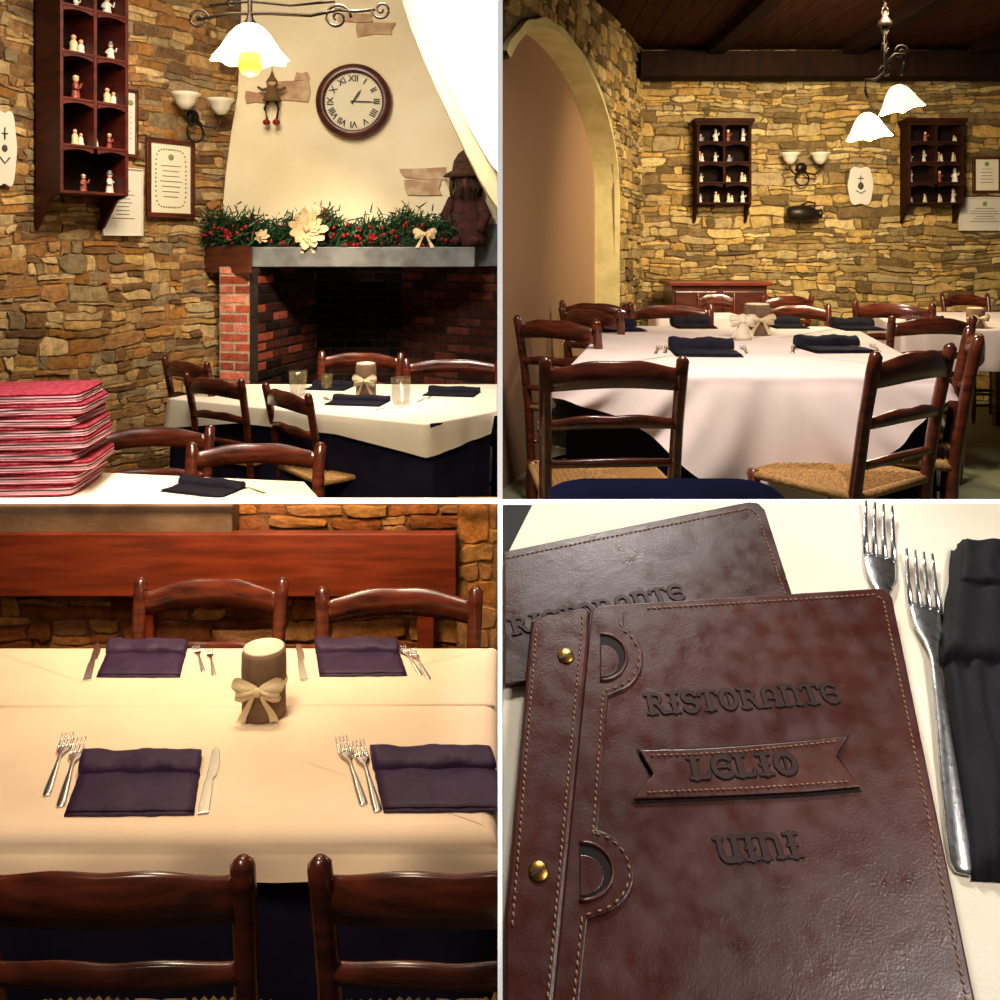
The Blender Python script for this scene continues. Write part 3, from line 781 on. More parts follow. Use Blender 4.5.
for (ang,l,w) in ((92,rc*.6,.004),(33,rc*.38,.006)):
    mb=MB(); mb.prism([(-w,-.02),(w,-.02),(w*1.2,l*.7),(0,l),(-w*1.2,l*.7)],.026,.028,0,RX@Matrix.Rotation(-math.radians(ang),4,'Z')); make("clock_hand",mb,M_black,e)
# hanging doll ornament
dp=P(272,78,fpd-.05)
e=empty("hanging_doll",TR(dp.x,dp.y,dp.z)); lab(e,"small dangling elf doll with red shoes on the chimney hood","ornament")
mb=MB(); mb.tube([(0,0,.08),(0,0,0)],.002,6); make("string",mb,M_iron,e)
mb=MB(); mb.ball((0,0,-.03),.03); make("head",mb,M_skin,e)
mb=MB(); mb.lathe([(.001,.05),(.016,.01),(.036,-.02),(.038,-.025)],12); mb.lathe([(.06,-.15),(.05,-.12),(.024,-.06),(.001,-.055)],14)
for sx in (-1,1): mb.tube([(sx*.02,0,-.07),(sx*.06,-.01,-.08),(sx*.09,-.01,-.06)],[.013,.012,.009],6)
make("body",mb,mat("olive_felt",c(70,84,40),.9,col2=c(120,64,36),nscale=20),e)
for sx in (-1,1):
    mb=MB(); mb.tube([(sx*.02,0,-.14),(sx*.045,-.01,-.20),(sx*.03,0,-.27)],.009,6); make("leg",mb,M_iron,e)
    mb=MB(); mb.ball((sx*.032,-.015,-.29),.026,8,0,1,1.3,.8); make("shoe",mb,M_red,e)
# garland
e=empty("christmas_garland",TR(P(330,247,5.72).x,5.72,P(330,247,5.72).z)); lab(e,"evergreen christmas garland with berries and fabric flowers on the mantel","garland")
gi=e.matrix_world.inverted()
def gpath(t):
    px=206+(450-206)*t
    d=5.81-(.10*min(1,t*5)); p=P(px,247,d); p.z=P(300,247,5.6).z+.085+.03*math.sin(t*17)+.02*math.sin(t*41)
    return p
mb=MB(); G=random.Random(3)
for i in range(8000):
    t=G.random(); p=gpath(t)+Vector((G.gauss(0,.02),G.gauss(-.01,.035),G.gauss(0,.050)))
    d_=Vector((G.gauss(0,1),G.gauss(-.3,1),G.gauss(.2,1))).normalized()*G.uniform(.035,.08)
    s=d_.cross(Vector((G.random(),G.random(),G.random()))).normalized()*.0055
    a_=[p-s,p+s,p+d_*.6+s*.8,p+d_,p+d_*.6-s*.8]
    a_=[gi@v for v in a_]
    for v in a_: v.z=max(v.z,.004)
    mb.add(a_,[(0,1,2,3,4)])
mb.tube([gi@gpath(i/40) for i in range(41)],.02,6)
make("needles",mb,M_pine,e)["kind"]="stuff"
mb=MB()
for i in range(130):
    p=gpath(G.random())+Vector((G.gauss(0,.02),-.05-G.random()*.06,G.gauss(-.01,.04))); p=gi@p; p.z=max(p.z,.014); mb.ball(p,G.uniform(.008,.014),6)
make("berries",mb,M_red,e)["kind"]="stuff"
def flower(px,py,s,m_,np_=9):
    mb=MB(); p=gi@P(px,py,5.60)
    for k in range(3):
        for i in range(np_):
            a=i/np_*2*math.pi+k*.4; r=s*(1-.25*k)*G.uniform(.85,1.1)
            pts=[(0,0),(r*.5,-r*.22),(r*.85,-r*.2),(r,-r*.06),(r,r*.06),(r*.85,r*.2),(r*.5,r*.22)]
            Mx=Matrix.Translation(p+Vector((0,-.012*k,0)))@Matrix.Rotation(a,4,'Y')@Matrix(((1,0,0,0),(0,0,1,0),(0,1,0,0),(0,0,0,1)))@Matrix.Rotation(.25,4,'Y')@Matrix.Rotation(.5,4,'X')
            mb.prism(pts,0,.004,0,Mx)
    mb.ball(p+Vector((0,-.04,0)),s*.17,8); make("fabric_flower",mb,m_,e)
flower(308,229,.125,M_gold,11); flower(262,236,.05,M_gold,7); flower(228,236,.035,M_red,6); flower(372,238,.035,M_red,6)
for (px,py,s) in ((425,234,1.25),(308,242,1.0)):
    b_=bow_mb(s); mb=MB(); mb.add(b_.v,b_.f,0,True,Matrix.Translation(gi@P(px,py,5.6))); make("bow",mb,M_gold,e)
# rustic doll
rp=P(466,247,5.80); 
e=empty("rustic_doll",TR(rp.x,rp.y,rp.z+.002)); lab(e,"dark red cloth doll with shaggy hat seated on the mantel","doll")
M_dr=mat("dark_red_felt",c(38,12,9),.95,col2=c(72,26,15),nscale=30,bump=.5,bscale=60)
M_sh=mat("brown_shaggy_wool",c(34,19,10),.95,col2=c(86,50,25),nscale=60,bump=.9,bscale=80)
mb=MB(); mb.lathe([(.13,0),(.14,.05),(.12,.2),(.08,.34),(.05,.38)],18,0,None,True,1,.7); 
for sx in (-1,1): mb.tube([(sx*.08,0,.3),(sx*.13,-.06,.2),(sx*.09,-.1,.1)],[.04,.035,.03],8)
make("body",mb,M_dr,e)
mb=MB(); mb.ball((0,-.02,.42),.075,12); make("head",mb,M_skind,e)
mb=MB(); mb.lathe([(.15,.45),(.13,.47),(.09,.49),(.08,.55),(.05,.6),(.01,.63)],16)
for i in range(60):
    a=G.random()*6.28; r=.085; mb.tube([(r*math.cos(a),r*math.sin(a)*.9,.46),(1.25*r*math.cos(a),1.2*r*math.sin(a),.38),(1.15*r*math.cos(a),1.2*r*math.sin(a),.30+.05*G.random())],.006,5)
make("hat",mb,M_sh,e)
for sx in (-1,1):
    mb=MB(); mb.tube([(sx*.05,-.05,.05),(sx*.06,-.13,.04),(sx*.07,-.15,.03)],[.03,.028,.026],8); make("leg",mb,M_dr,e)
# plaster arch in front
def archpiece(name,curve,dn,df,m_,label):
    pts=[P(px,py,dn) for px,py in curve]; pts+= [P(498.6,-70,dn),P(curve[0][0],-70,dn)]
    n=len(pts); bk=[Vector((v.x,df,v.z)) for v in pts]; mb=MB()
    mb.add(pts+bk,[tuple(range(n)),tuple(range(n,2*n))[::-1]]+[(i,i+n,(i+1)%n+n,(i+1)%n) for i in range(n)])
    return struct(make(name,mb,m_),label,"wall")
archpiece("wall_arch",[(398,-70),(403,3),(412,30),(424,60),(438,92),(452,122),(466,152),(480,180),(490,197),(498.6,208)],4.15,4.6,M_archshade,"plaster arch underside over the fireplace corner, shade in its buff colour")
archpiece("wall_archfront",[(405,-70),(412,3),(423,32),(437,63),(453,95),(468,124),(482,149),(491,164),(498.6,174)],4.05,4.14,M_archw,"bright white plaster wall above the arch")
# bellows near hearth
bp=P(234,385,5.42)
e=empty("fire_bellows",TR(bp.x,bp.y,ZTL)); lab(e,"old leather and wood fire bellows leaning by the hearth","bellows")
mb=MB()
mb.prism([(.03,0),(.05,.12),(.1,.30),(.09,.42),(.04,.52),(.0,.55),(-.05,.50),(-.08,.40),(-.07,.25),(-.02,.12)],-.02,.02,0,Matrix.Translation((0,0,.05))@RX@Matrix.Rotation(.08,4,'Z')); make("board",mb,M_wood,e,.004)
mb=MB(); mb.tube([(0,0,.0),(0,0,.12)],[.012,.02],8); make("nozzle",mb,M_iron,e)
# pendant lamp
lp=P(250,60,4.45)
e=empty("pendant_lamp",TR(lp.x,lp.y,lp.z)); lab(e,"lit white glass pendant lamp with wrought iron scroll arms","lamp")
b_=shade_mb(.19,.18); make("lamp_shade",b_,M_glassw,e)
mb=MB(); mb.lathe([(.001,-.085),(.04,-.07),(.06,-.03),(.055,.02),(.02,.06),(.001,.07)],16); make("bulb",mb,M_bulb,e)
mb=MB(); mb.lathe([(.03,.17),(.035,.18),(.02,.2),(.012,.23),(.012,.5)],12)
mb.tube([(-.26,0,.20),(-.1,0,.23),(.1,0,.23),(.3,0,.22),(.45,0,.25)],.009,8)
mb.tube([(-.2,0,.27),(0,0,.29),(.2,0,.27),(.42,0,.29)],.007,8)
scroll(mb,(-.2,0,.20),.055,1.6,1,1); scroll(mb,(.50,0,.21),.07,1.7,1,1); scroll(mb,(-.12,0,.28),.03,1.4,-1,1,.006); scroll(mb,(.6,0,.25),.05,1.5,-1,-1,.007)
mb.tube([(.42,0,.25),(.52,0,.24),(.62,0,.25)],.008,8)
make("iron_bracket",mb,M_iron,e)
mb=MB()
for i in range(16):
    z=.5+i*.05
    pts=[(.014*math.cos(a_/8*6.283)*(1 if i%2 else .2),.014*math.cos(a_/8*6.283)*(.2 if i%2 else 1),z+.03*math.sin(a_/8*6.283)) for a_ in range(9)]; mb.tube(pts,.004,5)
make("chain",mb,M_iron,e)
# tables TL
hT=.8
far=[T(168,398,hT),T(426,424,hT),T(498.6,411,hT),T(498.6,384,hT),T(240,384,hT)]
far[2].x=far[3].x=-.012
table([(p.x+(.04 if i<2 else (-.03 if i in(2,3) else .04)),p.y+(.04 if i<3 else -.04)) for i,p in enumerate(far)],ZC-hT-.003,ZTL,"dark wooden dining table under navy and white cloths by fireplace")
cloth("tablecloth",[(p.x+(.02 if i!=2 and i!=3 else -.02),p.y+(.015 if i<2 else 0)) for i,p in enumerate(far)],ZC-hT-.002,lambda e,t,p:.0 if p.x>-.07 else .66,M_navy,"floor-length navy undercloth on the fireplace dining table",.012,.008,seed=3)
far2=[Vector((p.x,p.y,0)) for p in far]
def dr(e,t,p):
    if p.x>-.05: return .02
    dl=(Vector((p.x,p.y))-Vector((far[0].x,far[0].y))).length; dc=(Vector((p.x,p.y))-Vector((far[1].x,far[1].y))).length
    return .09+.07*max(0,1-dl/.5)+.06*max(0,1-dc/.5)
cloth("tablecloth",far2,ZC-hT,dr,M_white,"white overlay tablecloth with hanging corners above navy cloth",.05,.016,seed=5,folds=18)
nt=[T(-25,500,hT),T(325,500,hT),T(305,481,hT),T(60,470,hT)]
nt[0].y=nt[1].y=2.86
table([(p.x*.995,p.y-(.02 if i>1 else -.02)) for i,p in enumerate(nt)],ZC-hT-.003,ZTL,"dark wooden dining table covered with white cloth")
cloth("tablecloth",nt,ZC-hT,lambda e,t,p:.14,M_white,"white tablecloth on the table holding stacked cushions",.01,.005,seed=6)
chair_back(256,3.42,ZTL,180,(1.2,1,.955),"dark wooden dining chair facing the white-clothed table")
chair_back(152,3.66,ZTL,187,(1.12,1,.97))
chair_back(287,4.36,ZTL,-50,(1.1,1,1.03))
chair_back(214,4.60,ZTL,-32,(1.0,1,1.06))
chair_back(186,5.02,ZTL,-38,(1,1,1.1))
chair_back(361,5.62,ZTL,172,(1.25,1,1.07),"dark wooden dining chair standing before the brick firebox")
chair_back(453,5.5,ZTL,180,(1.4,1,1.04),"dark wooden dining chair standing before the brick firebox")
q=T(358,403,hT); napkin(q.x,q.y,q.z,-10,(1.25,1,.9),proto=NP3)
q=T(452,394,hT); napkin(q.x,q.y,q.z,-10,(1.2,1,.9),proto=NP3)
q=T(330,388,hT); napkin(q.x,q.y,q.z,-10,(1,1,.9),proto=NP3)
q=T(204,490,hT); napkin(q.x,q.y,q.z,-20,(1.0,.7,.8),proto=NP3)
q=T(366,397,hT); centre(q.x,q.y,q.z,(1.1,1.1,1.2))
q=T(401,405,hT); tumbler(q.x,q.y,q.z,1.4)
q=T(298,396,hT); tumbler(q.x,q.y,q.z,1.35)
q=T(327,390,hT); tumbler(q.x,q.y,q.z,.9)
for a,b in (((322,398),(345,406)),((375,410),(402,408)),((430,398),(418,402)),((240,487),(262,493))): cutlery(FK,a,b,hT)
# red cushions stack
for i in range(9):
    zb=ZC-hT+.003+i*.0370
    px=38+R.uniform(-5,5); p=P(px,400,3.05)
    mb=MB(); w=.192+R.uniform(-.012,.008); dd=.15; hh=.0367
    vs=[];fs=[];prof=[(0,.96),(.07,1.0),(.20,1.006),(.24,.985),(.36,1.0),(.46,1.0),(.50,.98),(.60,1.0),(.72,1.005),(.76,.985),(.90,1.0),(1,.965)]
    mi_=[0,0,1,1,1,2,2,1,0,0,0]
    ns=56; NP_=len(prof)
    for jj,(zz,sc) in enumerate(prof):
        for k in range(ns):
            a_=k/ns*2*math.pi; ca,sa=math.cos(a_),math.sin(a_)
            r_=1/((abs(ca)**14+abs(sa)**14)**(1/14))
            wob=noise.noise(Vector((ca*3+i*7,sa*3,zz*6)))*.003
            vs.append((ca*r_*(w*sc+wob),sa*r_*(dd*sc+wob),zz*hh))
    for j in range(NP_-1):
        for k in range(ns):
            k2=(k+1)%ns; fs.append((j*ns+k,j*ns+k2,(j+1)*ns+k2,(j+1)*ns+k))
    fs.append(tuple(range(ns))[::-1]); fs.append(tuple(range((NP_-1)*ns,NP_*ns)))
    mb.add(vs,fs,0,False)
    for idx in range((NP_-1)*ns): mb.m[idx]=mi_[idx//ns]
    o=make("seat_cushion",mb,[M_cush,M_cushp,M_cushg],mw=TR(p.x,3.05,zb,.08+R.uniform(-.06,.06)))
    lab(o,"thin red seat cushion with pink and grey stripes, stacked","cushion","stacked red seat cushions")
mb=MB(); mb.box(-3.6,-.006,2.86,6.9,ZTL-.05,ZTL); struct(make("floor_upper",mb,M_floord),"dark brown floor of the fireplace room","floor")
mb=MB(); mb.box(-.0055,.0055,2.0,7.3,ZC-.56,ZC+2.2); mb.box(-.0055,.0055,2.86,7.3,ZTL-.05,ZC-.56)  # added divider that stops light passing between the upper rooms
struct(make("wall_added_partition",mb,mat("partition_paint",c(120,104,84),.9)),"added thin partition keeping the light of two rooms apart","wall")
mb=MB(); mb.box(-.0056,.0056,1.99,2.0,ZC-.56,ZC+2.2); struct(make("trim_1",mb,M_trimglow),"added self-glowing white strip on the partition end","trim")
# =====================================================================
# TR : arched room
# =====================================================================
DB=7.0
mb=MB(); stones(mb,(.6,DB,ZTR),(1,0,0),3.9,2.75,(0,-1,0),(.045,.10),(.08,.32),(.014,.034),PAL_TR,c(122,100,62))
struct(make("wall_back",mb,M_stone,col=True),"rustic coursed fieldstone wall of the dining room","wall")
A=Vector((.006,4.0,ZTR)); B=Vector((1.09,7.0,ZTR)); U2=(B-A); L2=U2.length; U2.normalize(); N2=Vector((U2.y,-U2.x,0))
uc,hwl,hwr,sp,rise=.80,1.02,1.45,1.17+.36,.78
def archz(u,gr=0):
    hw=(hwl if u<uc else hwr)+gr
    k=(u-uc)/hw
    if abs(k)>=1: return 0
    return sp+(rise+gr)*math.sqrt(1-k*k)
def skip(u,v,w,h):
    for uu in (u-w*.5,u,u+w*.5):
        if uc-hwl-.02<uu<uc+hwr+.02 and v-h*.5<archz(uu,.02)-0.01: return True
    return False
mb=MB(); stones(mb,A,U2,L2,2.75,N2,(.05,.11),(.08,.22),(.01,.035),PAL_TR,c(120,104,68),skip=skip,warp=.4)
mb.cc=c(132,112,74); NS=60
def W2(u,v,w): return A+U2*u+Vector((0,0,v))+N2*w
for i in range(NS):
    ua=L2*i/NS;ub=L2*(i+1)/NS
    za=archz(ua);zb=archz(ub)
    mb.add([W2(ua,za,.008),W2(ub,zb,.008),W2(ub,2.75,.008),W2(ua,2.75,.008)],[(0,1,2,3)])
struct(make("wall_side",mb,M_stone,col=True),"stone side wall with a large rounded arch opening","wall")
mb=MB(); pts=[]
for i in range(61):
    a_=math.pi*(1-i/60)
    u=uc+(hwl if math.cos(a_)<0 else hwr)*math.cos(a_)
    if u<0: continue
    pts.append((u,sp+rise*math.sin(a_)))
for k in range(1,9): pts.append((uc+hwr,sp*(1-k/8)))
th=.13
ro=[]
for i,(u,v) in enumerate(pts):
    g=.045+.006*math.sin(i*1.1)
    k=(u-uc)/(hwl if u<uc else hwr); ang=math.acos(max(-1,min(1,k)))
    ro.append((u+g*math.cos(ang),v+(g*math.sin(ang) if v>=sp-.01 else 0)))
for i in range(len(pts)-1):
    (u1,v1),(u2,v2)=pts[i],pts[i+1]; o1,o2=ro[i],ro[i+1]
    mb.add([W2(u1,v1,.04),W2(u2,v2,.04),W2(u2,v2,-th),W2(u1,v1,-th)],[(0,1,2,3)],0,True)
    mb.add([W2(u1,v1,.04),W2(u2,v2,.04),W2(o2[0],o2[1],.035),W2(o1[0],o1[1],.035)],[(3,2,1,0)],0,True)
    mb.add([W2(o1[0],o1[1],.035),W2(o2[0],o2[1],.035),W2(o2[0],o2[1],0),W2(o1[0],o1[1],0)],[(3,2,1,0)])
for v in mb.v: v.x=max(v.x,.007)
struct(make("trim_2",mb,M_yel),"pale yellow plaster reveal lining the arch","trim")
mb=MB(); qs=[W2(0.38,0,-th),W2(L2,0,-th),W2(L2,2.75,-th),W2(.38,2.75,-th)]
bk=[q+Vector((0,.05,0)) for q in qs]
mb.add(qs+bk,[(0,1,2,3),(7,6,5,4),(0,4,5,1),(1,5,6,2),(2,6,7,3),(3,7,4,0)])
for v in mb.v: v.x=max(v.x,.007)
struct(make("wall_niche",mb,M_peach),"smooth peach plaster wall seen inside the arch","wall")
mb=MB(); mb.box(.006,4.5,1.15,7.2,ZTR-.05,ZTR); struct(make("floor",mb,M_floor),"pale greenish tiled dining room floor","floor")
CZ=1.55
mb=MB()
for i in range(30):
    mb.box(.02+i*.15,.02+i*.15+.145,2.2,7.05,ZC+CZ,ZC+CZ+.03)
mb.box(.006,4.5,2.2,7.05,ZC+CZ+.03,ZC+CZ+.06)
struct(make("ceiling",mb,M_ceil),"dark timber plank ceiling","ceiling")
for i,(bx) in enumerate((1.55,2.55,3.5)):
    mb=MB(); mb.box(bx,bx+.12,2.2,6.71,ZC+CZ-.09,ZC+CZ-.002); o=make("ceiling_beam",mb,M_beam,None,.006); lab(o,"dark timber beam running under the plank ceiling","beam","ceiling beams")
mb=MB(); mb.box(1.05,4.5,6.72,6.94,ZC+1.30,ZC+CZ-.06); o=make("ceiling_beam",mb,M_beam,None,.008); lab(o,"thick dark timber wall beam along the stone wall top","beam","ceiling beams")
wy=DB-.038
def TRm(px,py,off=0): 
    p=P(px,py,wy-off); return TR(p.x,p.y,p.z)
for (xa,xb) in ((692,747),(899,955)):
    pa_=P((xa+xb)/2,205,wy); W_=(xb-xa)/F*wy*.97; H_=(205-125)/F*wy
    cabinet(TR(pa_.x,wy,pa_.z),W_,H_,.15,2,4,"dark wooden wall cabinet of ceramic figurines on stone wall",.85,M_cab=M_cabk)
walllamp(TRm(801,168),"unlit two-armed wall lamp with white glass cups",.95)
plaque(TRm(860,186),.19,.29)
plaq=TRm(800,214)
e=empty("wall_jug",plaq); lab(e,"dark clay jug mounted sideways on the stone wall","jug")
mb=MB(); mb.lathe([(.03,-.13),(.055,-.11),(.065,-.03),(.06,.05),(.035,.09),(.03,.12),(.04,.13)],18,0,Matrix.Translation((0,-.085,0))@Matrix.Rotation(math.radians(90),4,'Y')); make("jug_body",mb,M_iron,e)
mb=MB(); mb.tube([(.08,-.085,.04),(.09,-.085,.08),(.03,-.085,.09),(-.02,-.085,.06)],.008,8); make("handle",mb,M_iron,e)
framed(TRm(986,175),.22,.28,.02,M_wood,M_paper,"small dark-framed certificate on the stone wall",5)
framed(TRm(984,214),.4,.26,.012,M_paperw,M_paperw,"white framed price notice on the stone wall",6)
# pendant TR
pp_=P(885,60,4.6)
e=empty("pendant_lamp",TR(pp_.x,pp_.y,pp_.z)); lab(e,"iron chain pendant lamp with two lit white glass shades","lamp")
mb=MB()
top=ZC+CZ-pp_.z
zz=.02
i=0
while zz<top-.03:
    pts=[(.018*math.cos(a_/8*6.283)*(1 if i%2 else .2),.018*math.cos(a_/8*6.283)*(.2 if i%2 else 1),zz+.028*math.sin(a_/8*6.283)) for a_ in range(9)]; mb.tube(pts,.005,5); zz+=.045;i+=1
make("chain",mb,M_iron,e)
mb=MB(); mb.lathe([(.03,.17),(.036,.19),(.015,.22),(.01,.25)],12)
mb.tube([(0,0,.2),(0,0,-.04),(.0,0,-.08)],.010,8)
mb.tube([(0,0,-.02),(.05,0,.03),(.10,0,.03),(.10,0,-.02),(.085,0,-.08)],.008,8)
mb.tube([(0,0,-.06),(-.05,0,-.10),(-.1,0,-.10),(-.1,0,-.16),(-.085,0,-.2)],.008,8)
scroll(mb,(.12,0,.04),.04,1.5,1,1,.006); scroll(mb,(-.03,0,-.06),.035,1.5,-1,1,.006)
make("iron_bracket",mb,M_iron,e)
for (px,py,rx,ry) in ((902,110,.0,.22),(869,138,.0,.12)):
    p_=P(px,py,4.6)-pp_
    Mx=Matrix.Translation(p_)@Matrix.Rotation(-ry,4,'Y')@Matrix.Rotation(.0,4,'X')
    s_=shade_mb(.115,.13,6); mb=MB(); mb.add(s_.v,s_.f,0,True,Mx); make("lamp_shade",mb,M_glassw,e)
    mb=MB(); mb.ball(p_+Vector((0,0,.02)),.035); make("bulb",mb,M_bulb,e)
# tables TR
hR=.42; zt_=ZC-hR
mt=[(.20,3.06),(1.50,3.0),(1.95,4.95),(.58,5.0)]
table([(x+(.05 if i in(0,3) else -.05),y+(.05 if i<2 else -.05)) for i,(x,y) in enumerate(mt)],zt_-.003,ZTR,"large square dining table under layered cloths")
cloth("tablecloth",[(x+(.035 if i in(0,3) else -.035),y+(.035 if i<2 else -.035)) for i,(x,y) in enumerate(mt)],zt_-.006,lambda e,t,p:.68,M_navy,"floor-length navy undercloth on the large dining table",.01,.008,seed=8,folds=30)
def drv(e,t,p):
    t2=t**1.2
    k=math.sin(math.pi*t2)
    return .08+.34*(k**1.5)+.012*math.sin(t*23)
cloth("tablecloth",mt,zt_,drv,M_pink,"pale overlay tablecloth hanging in soft folds over navy cloth",.10,.040,per=.015,seed=9,rows=20,folds=26,diag=-2.2,rad=.025)
chair_back(614,2.64,ZTR,4,(1.0,1,1.0),"dark ladder-back wooden chair with rush seat beside draped table")
chair_back(913,2.66,ZTR,36,(1.0,1,1.03),"dark ladder-back wooden chair with rush seat, turned sideways")
chair_back(972,3.1,ZTR,66,(1,1,1.04))
chair_back(556,3.95,ZTR,-40,(1.05,1,1.02))
chair_back(668,5.25,ZTR,180,(1.2,1,1)); chair_back(797,5.25,ZTR,180,(.9,1,1))
chair_back(596,5.05,ZTR,-28,(1.0,1,1.03))
chair_back(590,4.62,ZTR,-50,(1.0,1,1.02))
chair_back(932,4.4,ZTR,3,(1.0,1,.99)); chair_back(893,5.0,ZTR,-40,(1,1,1.03))
chair_back(787,6.35,ZTR,10,(.9,1,1)); chair_back(716,6.1,ZTR,180,(.6,.8,1.03)); chair_back(965,6.5,ZTR,180,(.8,1,1))
bt=[(.98,5.65),(1.55,5.65),(1.55,6.05),(1.0,6.05)]
table([(x,y) for x,y in bt],zt_-.003,ZTR,"small dining table with white cloth near stone wall")
cloth("tablecloth",bt,zt_,lambda e,t,p:.2,M_pink,"pale tablecloth on the small table near the stone wall",.02,.01,seed=10)
rt=[(2.12,4.75),(3.3,4.75),(3.4,6.1),(2.5,6.1)]
table([(x,y) for x,y in rt],zt_-.003,ZTR,"dining table with white cloth beneath framed notices")
cloth("tablecloth",rt,zt_,lambda e,t,p:.22,M_pink,"pale tablecloth on the table beneath framed notices",.02,.012,seed=11)
sp_=P(715,281,6.6)
e=empty("sideboard",TR(sp_.x,6.62,ZTR)); lab(e,"low reddish-brown wooden sideboard against the stone wall","sideboard")
hs=sp_.z-ZTR
mb=MB(); mb.box(-.34,.34,-.16,.2,.06,hs-.03); make("body",mb,M_wood,e,.004)
mb=MB(); mb.box(-.37,.37,-.19,.22,hs-.03,hs); make("top",mb,M_plank,e,.004)
for sx in (-1,1):
    mb=MB(); mb.box(min(sx*.02,sx*.32),max(sx*.02,sx*.32),-.175,-.161,.1,hs-.07); d_=make("door",mb,M_wood,e,.004)
    mb=MB(); mb.ball((sx*.05,-.19,hs*.6),.014); k_=make("knob",mb,M_brass,d_)
for x in (-.3,.3):
    for y in (-.12,.16):
        mb=MB(); mb.box(x-.03,x+.03,y-.03,y+.03,0,.06); make("foot",mb,M_wood,e)
def tn(px,py,sx=1.1,yaw=0,sy=.9): 
    q=T(px,py,hR); napkin(q.x,q.y,q.z,yaw,(sx,sy,1.5),proto=NP3)
tn(704,353,1.08,-4,1.5); tn(834,350,1.08,4,1.3); tn(857,329,.9,0,1.3); tn(615,330,1.1,10,1.3); tn(693,327,.9,0,1.2); tn(786,327,.75,0,1.2); tn(930,326,.8,0); tn(665,314,.6,0)
for a,b in (((660,347),(655,355)),((668,346),(664,355)),((742,347),(748,355)),((795,347),(792,354)),((872,346),(880,353)),((570,337),(560,345)),((578,336),(572,344))): cutlery(FK,a,b,hR)
q=T(757,335,hR); centre(q.x,q.y,q.z,(1.25,1.25,1.0))
q=T(738,338,hR)
e=empty("ribbon_ornament",TR(q.x,q.y-.08,q.z+.002)); lab(e,"gathered cream cloth bow ornament beside the log centrepiece","ornament")
mb=bow_mb(1.1); mb2=MB(); mb2.add(mb.v,mb.f,0,True,Matrix.Translation((0,0,.085))); make("bow",mb2,M_lace,e)
mb=MB(); mb.lathe([(.045,0),(.04,.02),(.026,.05),(.018,.08),(.026,.11),(.001,.12)],14); make("gathered_cloth",mb,M_lace,e)
q=T(957,328,hR); centre(q.x+.1,q.y,q.z,(.9,.9,.7))
nb=[(.085,1.2),(.44,1.2),(.485,1.28),(.49,1.6),(.475,1.64),(.44,1.665),(.15,1.665),(.11,1.64),(.085,1.6)]
table([(.11,1.23),(.42,1.23),(.45,1.62),(.13,1.62)],zt_-.003,ZTR,"small table wholly covered by a blue cloth")
cloth("tablecloth",nb,zt_,lambda e,t,p:.5,M_navyb,"plain dark blue tablecloth on the small near table",.02,.008,seed=13)
# =====================================================================
# BL : laid table
# =====================================================================
WB=2.79; ztop=ZC-(503-250)/F*WB
mb=MB(); stones(mb,(-2.2,WB,0),(1,0,0),2.2-.006,ztop,(0,-1,0),(.05,.10),(.10,.30),(.012,.03),PAL_BL,c(126,84,46),back=.02,warp=.7)
struct(make("wall_low",mb,M_stone,col=True),"warm ochre stone half wall behind the wooden bench","wall")
xr=(457-500)/F*2.73
mb=MB(); stones(mb,(xr,2.73,0),(1,0,0),-xr-.006,ZC-(504-250)/F*2.70,(0,-1,0),(.06,.14),(.08,.14),(.014,.022),[PAL_BL[0],PAL_BL[2],PAL_BL[4]],c(150,104,60),back=.05,warp=.7)  # paler stones stand in for the differently lit side wall
struct(make("wall_return",mb,M_stone,col=True),"stone side wall built flat, its light put into paler stones","wall")
za=ZC-(503-250)/F*2.68; zb_=ZC-(498-250)/F*2.68
mb=MB(); mb.box(-2.2,-.001,2.672,2.682,za,zb_); struct(make("trim_3",mb,M_trimglow),"added self-glowing white divider strip over the low stone wall","trim")
s1=P(236,531,2.74)
mb=MB(); mb.box(-2.1,s1.x,2.70,2.78,s1.z,ZC-(505-250)/F*2.70); o=make("stone_sill",mb,M_slab,None,.006); lab(o,"rough grey-brown stone sill slab above the bench","sill")
p1=P(456,534,2.68);p2=P(456,597,2.68)
e=empty("wall_bench",TR(-1.1,2.6,0)); lab(e,"long reddish-brown wooden bench with plank backrest against stone wall","bench")
mb=MB(); mb.box(-1.0,p1.x+1.1,.08,.12,p2.z,p1.z); make("backrest",mb,M_plank,e,.004)
mb=MB(); mb.box(-1.0,p1.x+1.1,-.02,.1,.40,.44); make("seat",mb,M_plank,e,.004)
for x in (-.9,-.0,.85):
    mb=MB(); mb.box(x,x+.05,.0,.06,0,.4); make("leg",mb,M_plank,e,.003)
    mb=MB(); mb.box(x,x+.05,.121,.14,.3,p2.z+.1); make("support",mb,M_plank,e,.003)
hB=1.03; zB=ZC-hB
bl=[(-1.35,1.585),(-.004,1.585),(-.004,2.35),(-1.35,2.35)]
table([(-1.33,1.62),(-.03,1.62),(-.03,2.32),(-1.33,2.32)],zB-.003,0,"rectangular dining table laid for four under cream cloth")
cloth("tablecloth",[(-1.33,1.60),(-.02,1.60),(-.02,2.33),(-1.33,2.33)],zB-.008,lambda e,t,p:.66,M_navy,"navy undercloth hanging to the floor beneath cream cloth",.01,.006,seed=14)
cr=T(100,707,hB).y
cloth("tablecloth",bl,zB,lambda e,t,p:.070+.006*math.sin(p.x*9),M_cream,"cream linen tablecloth with pressed crease on laid table",.08,.035,seed=15,crease=[((-1.34,cr),(-.01,cr+.01))],folds=14,rad=.03)
def bn(px,py,sx,sy,yaw,lbl=None):
    q=T(px,py,hB); napkin(q.x,q.y,q.z,yaw,(sx,sy,1.0),lbl,shear=-.24 if px<300 else -.26)
